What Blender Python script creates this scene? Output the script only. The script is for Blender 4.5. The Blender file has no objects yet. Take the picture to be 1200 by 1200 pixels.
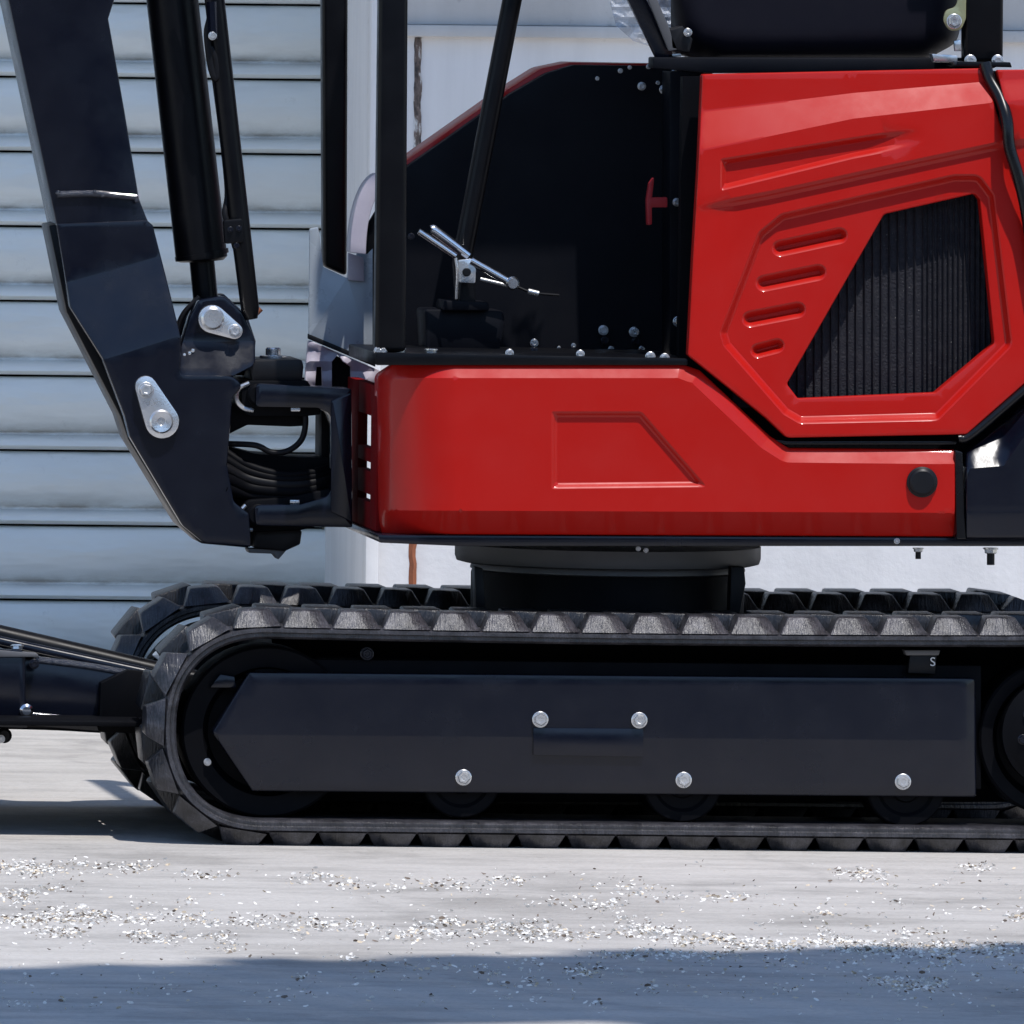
import bpy, bmesh, math, random
import numpy as np
from mathutils import Vector, Matrix
from mathutils.geometry import delaunay_2d_cdt
random.seed(7); rng = np.random.RandomState(7)
R = math.radians
SC = bpy.context.scene
COL = SC.collection

# ------------------------------------------------------------------ camera
F = 15493.0                      # focal length in photo pixels (photo is 1200 px wide)
DN = 22.0                        # distance of the near side of the machine
X0, Y0 = -1290.0, -120.0         # principal point of the photograph, photo pixels
ROLL = R(0.6)
CR, SR = math.cos(ROLL), math.sin(ROLL)
CAMX, CAMZ = -2.86, 1.5544
cam = bpy.data.cameras.new('camera'); camo = bpy.data.objects.new('camera', cam); COL.objects.link(camo)
cam.sensor_width = 36; cam.lens = F/1200*36
cam.shift_x = (600-X0)/1200; cam.shift_y = -(600-Y0)/1200
cam.clip_start = 0.5; cam.clip_end = 2000
camo.matrix_world = Matrix.Translation((CAMX, -DN, CAMZ)) @ Matrix.Rotation(R(90), 4, 'X') @ Matrix.Rotation(ROLL, 4, 'Z')
SC.camera = camo

# ------------------------------------------------------------------ world, sun, exposure
SUN_EL, SUN_AZ = R(66), R(24)    # azimuth measured from the camera side towards the right
w = bpy.data.worlds.new('World'); SC.world = w; w.use_nodes = True
nt = w.node_tree; nt.nodes.clear()
sky = nt.nodes.new('ShaderNodeTexSky'); sky.sky_type = 'NISHITA'; sky.sun_disc = False
sky.sun_elevation = SUN_EL; sky.sun_rotation = math.pi - SUN_AZ
sky.air_density = 1.0; sky.dust_density = 0.2; sky.ozone_density = 3.0
bg = nt.nodes.new('ShaderNodeBackground'); bg.inputs[1].default_value = 0.15
wo = nt.nodes.new('ShaderNodeOutputWorld')
nt.links.new(sky.outputs[0], bg.inputs[0]); nt.links.new(bg.outputs[0], wo.inputs[0])
S = Vector((math.sin(SUN_AZ)*math.cos(SUN_EL), -math.cos(SUN_AZ)*math.cos(SUN_EL), math.sin(SUN_EL)))
sl = bpy.data.lights.new('sun', 'SUN'); sl.energy = 3.7; sl.angle = R(0.53); sl.color = (1, .965, .93)
slo = bpy.data.objects.new('sun', sl); COL.objects.link(slo)
slo.rotation_euler = S.to_track_quat('Z', 'Y').to_euler(); slo.location = (0, -5, 12)
vs = SC.view_settings; vs.view_transform = 'Standard'; vs.look = 'None'; vs.exposure = 0.32; vs.gamma = 1; vs.use_curve_mapping = False

# ------------------------------------------------------------------ coordinates
def P(px, py, Y):
    """point of the plane at depth Y seen at photo pixel px, py"""
    u, v, d = px-X0, py-Y0, (Y+DN)/F
    return Vector((CAMX+(u*CR+v*SR)*d, Y, CAMZ-(-u*SR+v*CR)*d))
def G(px, py):
    """ground point seen at photo pixel px, py"""
    u, v = px-X0, py-Y0
    d = CAMZ/(-u*SR+v*CR)
    return Vector((CAMX+(u*CR+v*SR)*d, d*F-DN, 0))
def S1(Y): return (Y+DN)/F        # metres per photo pixel at depth Y

# ------------------------------------------------------------------ materials
def mat(name): 
    m = bpy.data.materials.new(name); m.use_nodes = True
    return m, m.node_tree, m.node_tree.nodes['Principled BSDF']
def noise(nt, scale, detail=4, rough=.55, vec=None, dim=None):
    n = nt.nodes.new('ShaderNodeTexNoise'); n.inputs['Scale'].default_value = scale
    n.inputs['Detail'].default_value = detail; n.inputs['Roughness'].default_value = rough
    if vec is not None: nt.links.new(vec, n.inputs['Vector'])
    return n.outputs['Fac']
def pos(nt, sc=(1, 1, 1)):
    g = nt.nodes.new('ShaderNodeNewGeometry'); m = nt.nodes.new('ShaderNodeMapping')
    m.inputs['Scale'].default_value = sc
    nt.links.new(g.outputs['Position'], m.inputs['Vector']); return m.outputs[0]
def ramp(nt, fac, stops):
    r = nt.nodes.new('ShaderNodeValToRGB'); cr = r.color_ramp
    while len(cr.elements) < len(stops): cr.elements.new(.5)
    for e, (p, c) in zip(cr.elements, stops):
        e.position = p; e.color = tuple(c)+(1,) if len(c) == 3 else c
    nt.links.new(fac, r.inputs[0]); return r.outputs[0]
def g3(v): return (v, v, v)
def mixc(nt, fac, a, b, mode='MIX'):
    m = nt.nodes.new('ShaderNodeMix'); m.data_type = 'RGBA'; m.blend_type = mode
    for s, v in ((0, fac), (6, a), (7, b)):
        if isinstance(v, (int, float)): m.inputs[s].default_value = v
        elif isinstance(v, tuple): m.inputs[s].default_value = v+(1,)
        else: nt.links.new(v, m.inputs[s])
    return m.outputs[2]
def bump(nt, h, strength, dist, bs, prev=None):
    b = nt.nodes.new('ShaderNodeBump'); b.inputs['Strength'].default_value = strength
    b.inputs['Distance'].default_value = dist; nt.links.new(h, b.inputs['Height'])
    if prev is not None: nt.links.new(prev, b.inputs['Normal'])
    nt.links.new(b.outputs[0], bs.inputs['Normal']); return b.outputs[0]

def paint(name, col, rough=.3, coat=0., dust=.12, dustcol=(.25, .24, .25), metallic=0., orange=.02, ior=1.5):
    m, nt, b = mat(name)
    p = pos(nt)
    d = ramp(nt, noise(nt, 9, 6, .65, p), [(.42, g3(0)), (.78, g3(dust))])
    d2 = ramp(nt, noise(nt, 160, 3, .6, p), [(.62, g3(0)), (.75, g3(dust*.8))])
    a = mixc(nt, d, col, dustcol); a = mixc(nt, d2, a, dustcol)
    nt.links.new(a, b.inputs['Base Color'])
    nt.links.new(ramp(nt, noise(nt, 14, 5, .6, p), [(.3, g3(max(.03, rough-.06))), (.75, g3(rough+.12))]), b.inputs['Roughness'])
    b.inputs['Metallic'].default_value = metallic
    b.inputs['IOR'].default_value = ior
    b.inputs['Coat Weight'].default_value = coat; b.inputs['Coat Roughness'].default_value = .09
    bump(nt, noise(nt, 240, 2, .5, p), orange, .002, b)
    return m
M = {}
M['redshade'] = paint('shaded_matt_red', (.16, .004, .005), .85, 0, .03, ior=1.15, orange=.3)  # darker than the body red: the front wall's shade is in the colour
M['navy'] = paint('navy_black_paint', (.0028, .004, .0098), .20, 0, .02, (.16, .16, .19), ior=1.45)
M['black'] = paint('gloss_black_paint', (.0022, .0023, .0035), .33, 0, .01, ior=1.28)
M['inner'] = paint('black_inner_panel_paint', (.0034, .0040, .0068), .5, 0, .01, ior=1.22)
M['red'] = paint('red_paint', (.40, .0048, .0015), .44, .32, .02, (.4, .2, .2), ior=1.28)
M['seat'] = paint('black_seat_vinyl', (.005, .0047, .0095), .5, 0, .01, ior=1.25)
M['plastic'] = paint('black_plastic', (.004, .004, .0055), .45, 0, .04, (.1, .1, .1), ior=1.35)
M['steel'] = paint('dark_cast_steel', (.11, .11, .115), .5, 0, .2, (.16, .15, .15), .3)
M['frame'] = paint('black_undercarriage_paint', (.002, .0022, .0035), .55, 0, .05, (.025, .025, .028), ior=1.18)
M['zinc'] = paint('zinc_plated_steel', (.72, .72, .72), .26, 0, .25, (.35, .35, .36), .85, .1)
M['yzinc'] = paint('yellow_zinc_steel', (.42, .40, .22), .35, 0, .2, (.2, .2, .15), .7, .1)
M['chrome'] = paint('bright_steel', (.75, .75, .76), .15, 0, .1, (.4, .4, .4), 1)
M['rubberseal'] = paint('black_rubber_seal', (.003, .003, .004), .27, 0, .01, ior=1.4)
M['hose'] = paint('matt_black_hose', (.003, .003, .0045), .5, 0, .01, ior=1.3)
M['redhandle'] = paint('red_plastic_handle', (.42, .01, .015), .4)
M['white'] = paint('white_marking', (.7, .7, .7), .5)

def rubber():
    m, nt, b = mat('dusty_black_rubber'); p = pos(nt)
    geo = nt.nodes.new('ShaderNodeNewGeometry')
    worn = ramp(nt, noise(nt, 28, 6, .7, p), [(.35, g3(.1)), (.65, g3(1))])
    at = nt.nodes.new('ShaderNodeAttribute'); at.attribute_name = 'dust'
    mm = nt.nodes.new('ShaderNodeMath'); mm.operation = 'MULTIPLY'
    nt.links.new(worn, mm.inputs[0]); nt.links.new(at.outputs['Fac'], mm.inputs[1])
    c = mixc(nt, mm.outputs[0], (.0045, .0045, .0065), (.15, .145, .165))
    sp = ramp(nt, noise(nt, 300, 3, .6, p), [(.45, g3(.75)), (.7, g3(1.25))])
    c = mixc(nt, 1.0, c, sp, 'MULTIPLY')
    nt.links.new(c, b.inputs['Base Color']); b.inputs['Roughness'].default_value = .34; b.inputs['IOR'].default_value = 1.55
    v = noise(nt, 50, 4, .6, pos(nt, (6, 1, 1)))
    n1 = bump(nt, v, .5, .006, b)
    bump(nt, noise(nt, 420, 2, .6, p), .25, .001, b, n1)
    return m
M['rubber'] = rubber()

def concrete():
    m, nt, b = mat('worn_concrete'); p = pos(nt)
    a = ramp(nt, noise(nt, .9, 8, .62, p), [(.3, (.385, .360, .330)), (.5, (.465, .440, .410)), (.72, (.53, .503, .472))])
    s = ramp(nt, noise(nt, 5, 8, .7, pos(nt, (.45, 1.6, 1))), [(.36, g3(.80)), (.52, g3(1)), (.75, g3(1.07))])
    c = mixc(nt, 1.0, a, s, 'MULTIPLY')
    s2 = ramp(nt, noise(nt, 90, 5, .7, p), [(.3, g3(.86)), (.55, g3(1)), (.8, g3(1.06))])
    c = mixc(nt, 1.0, c, s2, 'MULTIPLY')
    sp = ramp(nt, noise(nt, 34, 3, .5, pos(nt, (1, 1, 1))), [(.68, g3(1)), (.74, g3(.72))])
    c = mixc(nt, 1.0, c, sp, 'MULTIPLY')
    st = ramp(nt, noise(nt, 1.7, 9, .72, p), [(.40, g3(.78)), (.47, g3(1)), (.6, g3(1)), (.66, g3(1.1))])
    c = mixc(nt, .8, c, st, 'MULTIPLY')
    vo = nt.nodes.new('ShaderNodeTexVoronoi'); vo.feature = 'DISTANCE_TO_EDGE'; vo.inputs['Scale'].default_value = .55
    wv = nt.nodes.new('ShaderNodeVectorMath'); wv.operation = 'ADD'; nz = nt.nodes.new('ShaderNodeTexNoise'); nz.inputs['Scale'].default_value = 3; nz.inputs['Detail'].default_value = 6
    nt.links.new(p, nz.inputs['Vector']); nt.links.new(p, wv.inputs[0]); sc = nt.nodes.new('ShaderNodeVectorMath'); sc.operation = 'SCALE'; sc.inputs['Scale'].default_value = .35
    nt.links.new(nz.outputs['Color'], sc.inputs[0]); nt.links.new(sc.outputs[0], wv.inputs[1]); nt.links.new(wv.outputs[0], vo.inputs['Vector'])
    cr = ramp(nt, vo.outputs['Distance'], [(.0, g3(.45)), (.012, g3(1))])
    c = mixc(nt, .22, c, cr, 'MULTIPLY')
    nt.links.new(c, b.inputs['Base Color']); b.inputs['Roughness'].default_value = .8
    n1 = bump(nt, noise(nt, 12, 8, .7, p), .45, .03, b)
    bump(nt, noise(nt, 220, 3, .6, p), .4, .003, b, n1)
    return m
M['concrete'] = concrete()

def plaster(name, col, col2):
    m, nt, b = mat(name); p = pos(nt)
    a = ramp(nt, noise(nt, 2.2, 7, .6, p), [(.3, col2), (.6, col)])
    st = ramp(nt, noise(nt, 3, 6, .6, pos(nt, (3.5, 3.5, .35))), [(.35, g3(.9)), (.6, g3(1))])
    c = mixc(nt, 1.0, a, st, 'MULTIPLY')
    sp = ramp(nt, noise(nt, 22, 3, .6, p), [(.67, g3(1)), (.75, g3(.8))])
    c = mixc(nt, 1.0, c, sp, 'MULTIPLY')
    nt.links.new(c, b.inputs['Base Color']); b.inputs['Roughness'].default_value = .75
    bump(nt, noise(nt, 35, 6, .6, p), .2, .006, b)
    return m
M['wall'] = plaster('white_wall_paint', (.84, .83, .83), (.79, .78, .79))
M['wallgrey'] = plaster('grey_white_ledge_paint', (.62, .61, .60), (.5, .49, .48))
M['rust'] = plaster('rusty_peeling_metal', (.30, .09, .035), (.16, .06, .03))

def peeling():
    m, nt, b = mat('peeling_dark_joint'); p = pos(nt, (1, 1, .5))
    a = ramp(nt, noise(nt, 26, 6, .7, p), [(.40, (.05, .045, .045)), (.5, (.20, .15, .13)), (.58, (.75, .74, .73))])
    nt.links.new(a, b.inputs['Base Color']); b.inputs['Roughness'].default_value = .9
    bump(nt, noise(nt, 30, 6, .7, p), .6, .02, b)
    return m
M['peel'] = peeling()

def shutter_mat():
    m, nt, b = mat('galvanised_shutter_steel'); p = pos(nt)
    a = ramp(nt, noise(nt, 3, 7, .6, pos(nt, (.6, 1, 2))), [(.3, (.70, .75, .75)), (.7, (.80, .85, .85))])
    sc = ramp(nt, noise(nt, 13, 7, .75, pos(nt, (1, 1, .8))), [(.62, g3(1)), (.72, g3(.84))])
    c = mixc(nt, 1.0, a, sc, 'MULTIPLY')
    at = nt.nodes.new('ShaderNodeAttribute'); at.attribute_name = 'dirt'
    n = ramp(nt, noise(nt, 8, 6, .7, pos(nt, (1, 1, 3))), [(.38, g3(.25)), (.6, g3(1.0))])
    mm = nt.nodes.new('ShaderNodeMath'); mm.operation = 'MULTIPLY'
    nt.links.new(n, mm.inputs[0]); nt.links.new(at.outputs['Fac'], mm.inputs[1])
    c = mixc(nt, mm.outputs[0], c, (.29, .27, .235))
    nt.links.new(c, b.inputs['Base Color'])
    b.inputs['Metallic'].default_value = .15
    nt.links.new(ramp(nt, noise(nt, 20, 4, .6, p), [(.3, g3(.36)), (.7, g3(.55))]), b.inputs['Roughness'])
    bump(nt, noise(nt, 2.5, 4, .55, pos(nt, (.7, 1, 2))), .5, .06, b)
    return m
M['shutter'] = shutter_mat()

def grille_mat():
    m, nt, b = mat('dusty_black_radiator_core'); p = pos(nt)
    d = ramp(nt, noise(nt, 70, 6, .75, p), [(.50, g3(0)), (.72, g3(.5))])
    d2 = ramp(nt, noise(nt, 330, 2, .5, p), [(.73, g3(0)), (.78, g3(.6))])
    c = mixc(nt, d, (.022, .022, .028), (.06, .058, .062)); c = mixc(nt, d2, c, (.42, .40, .36)); b.inputs['IOR'].default_value = 1.2
    nt.links.new(c, b.inputs['Base Color']); b.inputs['Roughness'].default_value = .6
    bump(nt, noise(nt, 250, 4, .6, p), .8, .004, b)
    return m
M['core'] = grille_mat()
def weld_mat():
    m, nt, b = mat('rough_painted_weld'); p = pos(nt)
    b.inputs['Base Color'].default_value = (.02, .023, .035, 1); b.inputs['Roughness'].default_value = .22
    b.inputs['Coat Weight'].default_value = .5
    bump(nt, noise(nt, 130, 4, .7, p), .9, .006, b)
    return m
M['weld'] = weld_mat()
def film_mat():
    m, nt, b = mat('crumpled_clear_film'); p = pos(nt)
    b.inputs['Base Color'].default_value = (.55, .60, .70, 1); b.inputs['Roughness'].default_value = .18
    b.inputs['Alpha'].default_value = .5; b.inputs['Specular IOR Level'].default_value = .9
    bump(nt, noise(nt, 40, 5, .7, p), .7, .01, b)
    return m
M['film'] = film_mat()
M['cover'] = paint('light_grey_glossy_sheet', (.36, .41, .46), .28, .2, .2, (.4, .4, .42), .1)
M['mauve'] = paint('dusty_mauve_grey_sheet', (.40, .36, .42), .35, .2, .4, (.6, .58, .6))

# ------------------------------------------------------------------ object helpers
WL = {}
def wl(o): return WL.get(o.name, Vector((0, 0, 0))) if o else Vector((0, 0, 0))
def empty(name, loc, label=None, cat=None, group=None, parent=None):
    o = bpy.data.objects.new(name, None); COL.objects.link(o); o.empty_display_size = .05
    o.location = loc; WL[o.name] = Vector(loc)
    if parent: o.parent = parent; o.matrix_parent_inverse = Matrix.Translation(-wl(parent))
    if label: o['label'] = label
    if cat: o['category'] = cat
    if group: o['group'] = group
    return o
def link(name, me, parent=None, loc=(0, 0, 0), label=None, cat=None, kind=None, group=None, mats=()):
    for m in mats:
        me.materials.append(m)
    o = bpy.data.objects.new(name, me); COL.objects.link(o)
    o.location = loc; WL[o.name] = Vector(loc)
    if parent: o.parent = parent; o.matrix_parent_inverse = Matrix.Translation(-wl(parent))
    if label: o['label'] = label
    if cat: o['category'] = cat
    if kind: o['kind'] = kind
    if group: o['group'] = group
    return o
def place(name, me, parent=None, **k):
    """link a mesh written in world coordinates with its origin moved to its middle"""
    n = len(me.vertices); co = np.empty(n*3); me.vertices.foreach_get('co', co); co = co.reshape(-1, 3)
    c = (co.min(0)+co.max(0))/2; me.vertices.foreach_set('co', (co-c).ravel())
    return link(name, me, parent, Vector(c), **k)
def finish(bm, name, smooth=None):
    bmesh.ops.recalc_face_normals(bm, faces=bm.faces)
    me = bpy.data.meshes.new(name); bm.to_mesh(me); bm.free()
    if smooth is not None:
        me.polygons.foreach_set('use_smooth', [True]*len(me.polygons)); me.set_sharp_from_angle(angle=R(smooth))
    return me

def round_poly(pts, r=6, seg=5):
    out = []; n = len(pts)
    for i, p in enumerate(pts):
        rr = p[2] if len(p) > 2 else r
        a = np.array(pts[i-1][:2], float); b = np.array(p[:2], float); c = np.array(pts[(i+1) % n][:2], float)
        if rr <= 0: out.append(tuple(b)); continue
        va, vc = a-b, c-b; la, lc = np.linalg.norm(va), np.linalg.norm(vc); va /= la; vc /= lc
        ang = math.acos(max(-1, min(1, float(va@vc)))); t = rr/math.tan(ang/2) if ang > .05 else la*.4
        t = min(t, la*.45, lc*.45)
        if ang > 3.05: out.append(tuple(b)); continue
        p0, p1 = b+va*t, b+vc*t
        for k in range(seg+1):
            s = k/seg; q = (1-s)**2*p0+2*s*(1-s)*b+s*s*p1; out.append(tuple(q))
    return out
def resample(poly, step, closed=True):
    out = []; n = len(poly)
    for i in range(n if closed else n-1):
        a = np.array(poly[i][:2]); b = np.array(poly[(i+1) % n][:2]); L = np.linalg.norm(b-a)
        k = max(1, int(round(L/step)))
        for j in range(k): out.append(tuple(a+(b-a)*j/k))
    if not closed: out.append(tuple(poly[-1][:2]))
    return out
def seg_dist(p, poly, closed=True):
    p = np.asarray(p, float); q = np.asarray([x[:2] for x in poly], float)
    a = q if closed else q[:-1]; b = np.roll(q, -1, 0) if closed else q[1:]
    best = np.full(len(p), 1e9)
    for A, B in zip(a, b):
        d = B-A; L = d@d
        if L < 1e-12: continue
        t = np.clip(((p-A)@d)/L, 0, 1); best = np.minimum(best, np.hypot(*(p-(A+t[:, None]*d)).T))
    return best
def inside(p, poly):
    p = np.asarray(p, float); q = np.asarray([x[:2] for x in poly], float); c = np.zeros(len(p), bool)
    for A, B in zip(q, np.roll(q, -1, 0)):
        cond = (A[1] > p[:, 1]) != (B[1] > p[:, 1])
        if not cond.any(): continue
        x = (B[0]-A[0])*(p[:, 1]-A[1])/((B[1]-A[1]) or 1e-9)+A[0]
        c ^= cond & (p[:, 0] < x)
    return c
def sdf(p, poly): 
    d = seg_dist(p, poly); return np.where(inside(p, poly), d, -d)
def smooth(t): t = np.clip(t, 0, 1); return t*t*(3-2*t)
def rings(poly, offs, step):
    """points at signed inward offsets from a polygon"""
    q = np.array(resample(poly, step)); nx = np.roll(q, -1, 0)-np.roll(q, 1, 0)
    nx /= np.maximum(np.linalg.norm(nx, axis=1)[:, None], 1e-9); nm = np.stack([-nx[:, 1], nx[:, 0]], 1)
    t = q+nm*.5
    if inside(t, poly).mean() < .5: nm = -nm
    out = []
    for o in offs:
        c = q+nm*o; d = sdf(c, poly); out.append(c[np.abs(d-o) < .35*max(1, abs(o)*.3)])
    return np.concatenate(out)
def stamp(p, poly, depth, bev):
    """height change of a pressed-in area: bev px wide sloping wall inside poly"""
    return -depth*smooth(sdf(p, poly)/bev)

def panel(name, outline, Y, parent, material, hfun=None, feats=(), holes=(), lines=(), step=7, thick=.02, er=2.5, hstep=None, sm=28, label=None, **k):
    """pressed sheet: outline in photo pixels on the plane Y, with real relief from hfun (px, towards the viewer)"""
    hs = hstep or step
    ol = resample(outline, hs); hl = [resample(h, hs) for h in holes]
    pts = list(ol); edges = [(i, (i+1) % len(ol)) for i in range(len(ol))]
    for h in hl:
        b = len(pts); pts += h; edges += [(b+i, b+(i+1) % len(h)) for i in range(len(h))]
    o = np.array(outline)[:, :2]; x0, y0 = o.min(0); x1, y1 = o.max(0)
    cand = []
    gx, gy = np.meshgrid(np.arange(x0, x1, step), np.arange(y0, y1, step)); gx = gx+((np.arange(gx.shape[0]) % 2)*step/2)[:, None]
    cand.append((np.stack([gx.ravel(), gy.ravel()], 1), step*.55))
    fr = []
    for (poly, offs) in feats: fr.append(rings(poly, offs, hs))
    for (line, offs) in lines:
        q = np.array(resample(line, hs, False)); d = np.gradient(q, axis=0); d /= np.linalg.norm(d, axis=1)[:, None]
        nm = np.stack([-d[:, 1], d[:, 0]], 1)
        for of in offs: fr.append(q+nm*of)
    fr = np.concatenate(fr) if fr else np.zeros((0, 2))
    er_r = [rings(outline, [er*.12, er*.45, er], hs)]+[rings(h, [-er*.12, -er*.45, -er], hs) for h in holes] if er > 0 else []
    er_p = np.concatenate(er_r) if er_r else np.zeros((0, 2))
    def keep(c, m):
        d = sdf(c, outline); g = d > m
        for h in holes: g &= sdf(c, h) < -m
        return c[g]
    fr = keep(fr, er+.8) if len(fr) else fr
    er_p = keep(er_p, er*.08) if len(er_p) else er_p
    g = keep(cand[0][0], max(er+1, step*.5))
    if len(fr):   # thin out the grid next to feature rings
        cell = {}
        for a in fr: cell.setdefault((int(a[0]//4), int(a[1]//4)), 1)
        g = np.array([a for a in g if not any((int(a[0]//4)+i, int(a[1]//4)+j) in cell for i in (-1, 0, 1) for j in (-1, 0, 1))]).reshape(-1, 2)
    allp = pts+[tuple(a) for a in fr]+[tuple(a) for a in er_p]+[tuple(a) for a in g]
    V, E, T, _, _, _ = delaunay_2d_cdt([Vector(a) for a in allp], edges, [], 0, 1e-4)
    V = np.array([tuple(v) for v in V]); T = np.array([t for t in T if len(t) == 3])
    c = V[T].mean(1); ok = inside(c, outline)
    for h in holes: ok &= ~inside(c, h)
    T = T[ok]
    H = hfun(V) if hfun else np.zeros(len(V))
    if er > 0:
        d = seg_dist(V, outline)
        for h in holes: d = np.minimum(d, seg_dist(V, h))
        t = 1-np.clip(d/er, 0, 1); H = H-er*(1-np.sqrt(np.maximum(0, 1-t*t)))
    s = S1(Y)
    W = [P(a[0], a[1], Y-h*s) for a, h in zip(V, H)]
    bm = bmesh.new(); bv = [bm.verts.new(x) for x in W]
    for t in T:
        try: bm.faces.new([bv[i] for i in t])
        except ValueError: pass
    loose = [v for v in bm.verts if not v.link_faces]; bmesh.ops.delete(bm, geom=loose, context='VERTS')
    be = [e for e in bm.edges if e.is_boundary]
    r = bmesh.ops.extrude_edge_only(bm, edges=be)
    nv = [x for x in r['geom'] if isinstance(x, bmesh.types.BMVert)]
    for v in nv: v.co.y += thick
    # back skin so the sheet is closed
    me = finish(bm, name, sm)
    return place(name, me, parent, mats=[material], label=label, **k)

def prism(name, outline, Y, depth, material, parent=None, bev=.002, sm=35, label=None, seg=2, **k):
    """solid plate: outline in photo pixels on the plane Y, pushed back by depth metres"""
    bm = bmesh.new(); a = [bm.verts.new(P(x[0], x[1], Y)) for x in outline]
    f = bm.faces.new(a); r = bmesh.ops.extrude_face_region(bm, geom=[f])
    for v in r['geom']:
        if isinstance(v, bmesh.types.BMVert): v.co.y += depth
    bmesh.ops.recalc_face_normals(bm, faces=bm.faces)
    if bev > 0:
        es = [e for e in bm.edges if len(e.link_faces) == 2 and e.calc_face_angle(0) > .6]
        try: bmesh.ops.bevel(bm, geom=es, offset=bev, segments=seg, affect='EDGES', profile=.5, clamp_overlap=True)
        except Exception: pass
    bmesh.ops.triangulate(bm, faces=[f for f in bm.faces if len(f.verts) > 4])
    me = finish(bm, name, sm)
    return place(name, me, parent, mats=[material] if material else [], label=label, **k)
def box(name, a, b, material, parent=None, bev=.004, **k):
    bm = bmesh.new(); bmesh.ops.create_cube(bm, size=1)
    for v in bm.verts:
        for i in range(3): v.co[i] = a[i] if v.co[i] < 0 else b[i]
    if bev: bmesh.ops.bevel(bm, geom=list(bm.edges), offset=bev, segments=2, affect='EDGES', profile=.5)
    return place(name, finish(bm, name, 35), parent, mats=[material], **k)
def tube(name, pts, rad, material, parent=None, n=14, smoothpath=True, caps=True, label=None, **k):
    """pts: world points; rad: radius or list"""
    pts = [Vector(p) for p in pts]
    if smoothpath and len(pts) > 2:
        q = []; ext = [pts[0]*2-pts[1]]+pts+[pts[-1]*2-pts[-2]]
        for i in range(1, len(ext)-2):
            for j in range(6):
                t = j/6; a, b, c, d = ext[i-1:i+3]
                q.append(.5*((2*b)+(c-a)*t+(2*a-5*b+4*c-d)*t*t+(3*b-a-3*c+d)*t**3))
        q.append(pts[-1]); rr = [rad]*len(q) if not isinstance(rad, list) else list(np.interp(np.linspace(0, 1, len(q)), np.linspace(0, 1, len(rad)), rad)); pts = q
    else: rr = rad if isinstance(rad, list) else [rad]*len(pts)
    bm = bmesh.new(); prev = None; up = Vector((0, 1, 0)); fr = []
    for i, p in enumerate(pts):
        t = (pts[min(i+1, len(pts)-1)]-pts[max(i-1, 0)]).normalized()
        if abs(t.dot(up)) > .95: up = Vector((1, 0, 0))
        s = t.cross(up).normalized(); u = s.cross(t).normalized(); up = u
        ring = [bm.verts.new(p+(s*math.cos(2*math.pi*j/n)+u*math.sin(2*math.pi*j/n))*rr[i]) for j in range(n)]
        if prev: 
            for j in range(n): bm.faces.new((prev[j], prev[(j+1) % n], ring[(j+1) % n], ring[j]))
        else: first = ring
        prev = ring
    if caps: bm.faces.new(first); bm.faces.new(prev)
    return place(name, finish(bm, name, 40), parent, mats=[material], label=label, **k)
def lathe_mesh(name, prof, n=48, axis='Y'):
    """prof: (radius, along-axis) pairs; axis Y faces the viewer at -Y, axis Z is upright"""
    bm = bmesh.new(); rs = []
    for r, h in prof:
        if r < 1e-6:
            rs.append([bm.verts.new((0, h, 0) if axis == 'Y' else (0, 0, h))])
        else:
            rs.append([bm.verts.new((r*math.cos(2*math.pi*j/n), h, r*math.sin(2*math.pi*j/n)) if axis == 'Y' else
                                    (r*math.cos(2*math.pi*j/n), r*math.sin(2*math.pi*j/n), h)) for j in range(n)])
    for a, b in zip(rs, rs[1:]):
        for j in range(n):
            if len(a) == 1 and len(b) == 1: break
            if len(a) == 1: bm.faces.new((a[0], b[j], b[(j+1) % n]))
            elif len(b) == 1: bm.faces.new((a[j], a[(j+1) % n], b[0]))
            else: bm.faces.new((a[j], a[(j+1) % n], b[(j+1) % n], b[j]))
    return finish(bm, name, 32)
def disc(name, px, py, Y, prof, material, parent, n=40, **k):
    s = S1(Y); me = lathe_mesh(name, [(r*s, h*s) for r, h in prof], n)
    return link(name, me, parent, P(px, py, Y), mats=[material], **k)

# hex bolt with washer, unit radius, facing -Y
def bolt_mesh(name, m):
    bm = bmesh.new()
    def ring(r, y, n, ph=0): return [bm.verts.new((r*math.cos(2*math.pi*(j+ph)/n), y, r*math.sin(2*math.pi*(j+ph)/n))) for j in range(n)]
    def skin(a, b):
        n = len(a)
        for j in range(n): bm.faces.new((a[j], a[(j+1) % n], b[(j+1) % n], b[j]))
    a = ring(1, 0, 18); b = ring(1, -.16, 18); c = ring(.93, -.2, 18); skin(a, b); skin(b, c); bm.faces.new(c)
    a = ring(.8, -.19, 6, .3); b = ring(.8, -.62, 6, .3); c = ring(.68, -.74, 6, .3); skin(a, b); skin(b, c)
    d = ring(.42, -.74, 6, .3); e = ring(.34, -.66, 6, .3); skin(c, d); skin(d, e); bm.faces.new(e)
    me = finish(bm, name, 25); me.materials.append(m); return me
BOLT = {'zinc': bolt_mesh('hex_bolt', M['zinc']), 'navy': bolt_mesh('painted_hex_bolt', M['navy'])}
def bolt(px, py, Y, r, parent, kind='zinc', name='bolt', rot=None):
    o = link(name, BOLT[kind], parent, P(px, py, Y)); s = r*S1(Y); o.scale = (s, s, s)
    o.rotation_euler = rot if rot else (0, random.random()*1, 0)
    return o

# ================================================================== SETTING
def grid_ground():
    me = bpy.data.meshes.new('ground')
    me.from_pydata([(-400, -400, 0), (400, -400, 0), (400, 400, 0), (-400, 400, 0)], [], [(0, 1, 2, 3)])
    return link('ground', me, kind='structure', mats=[M['concrete']])
grid_ground()

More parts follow.
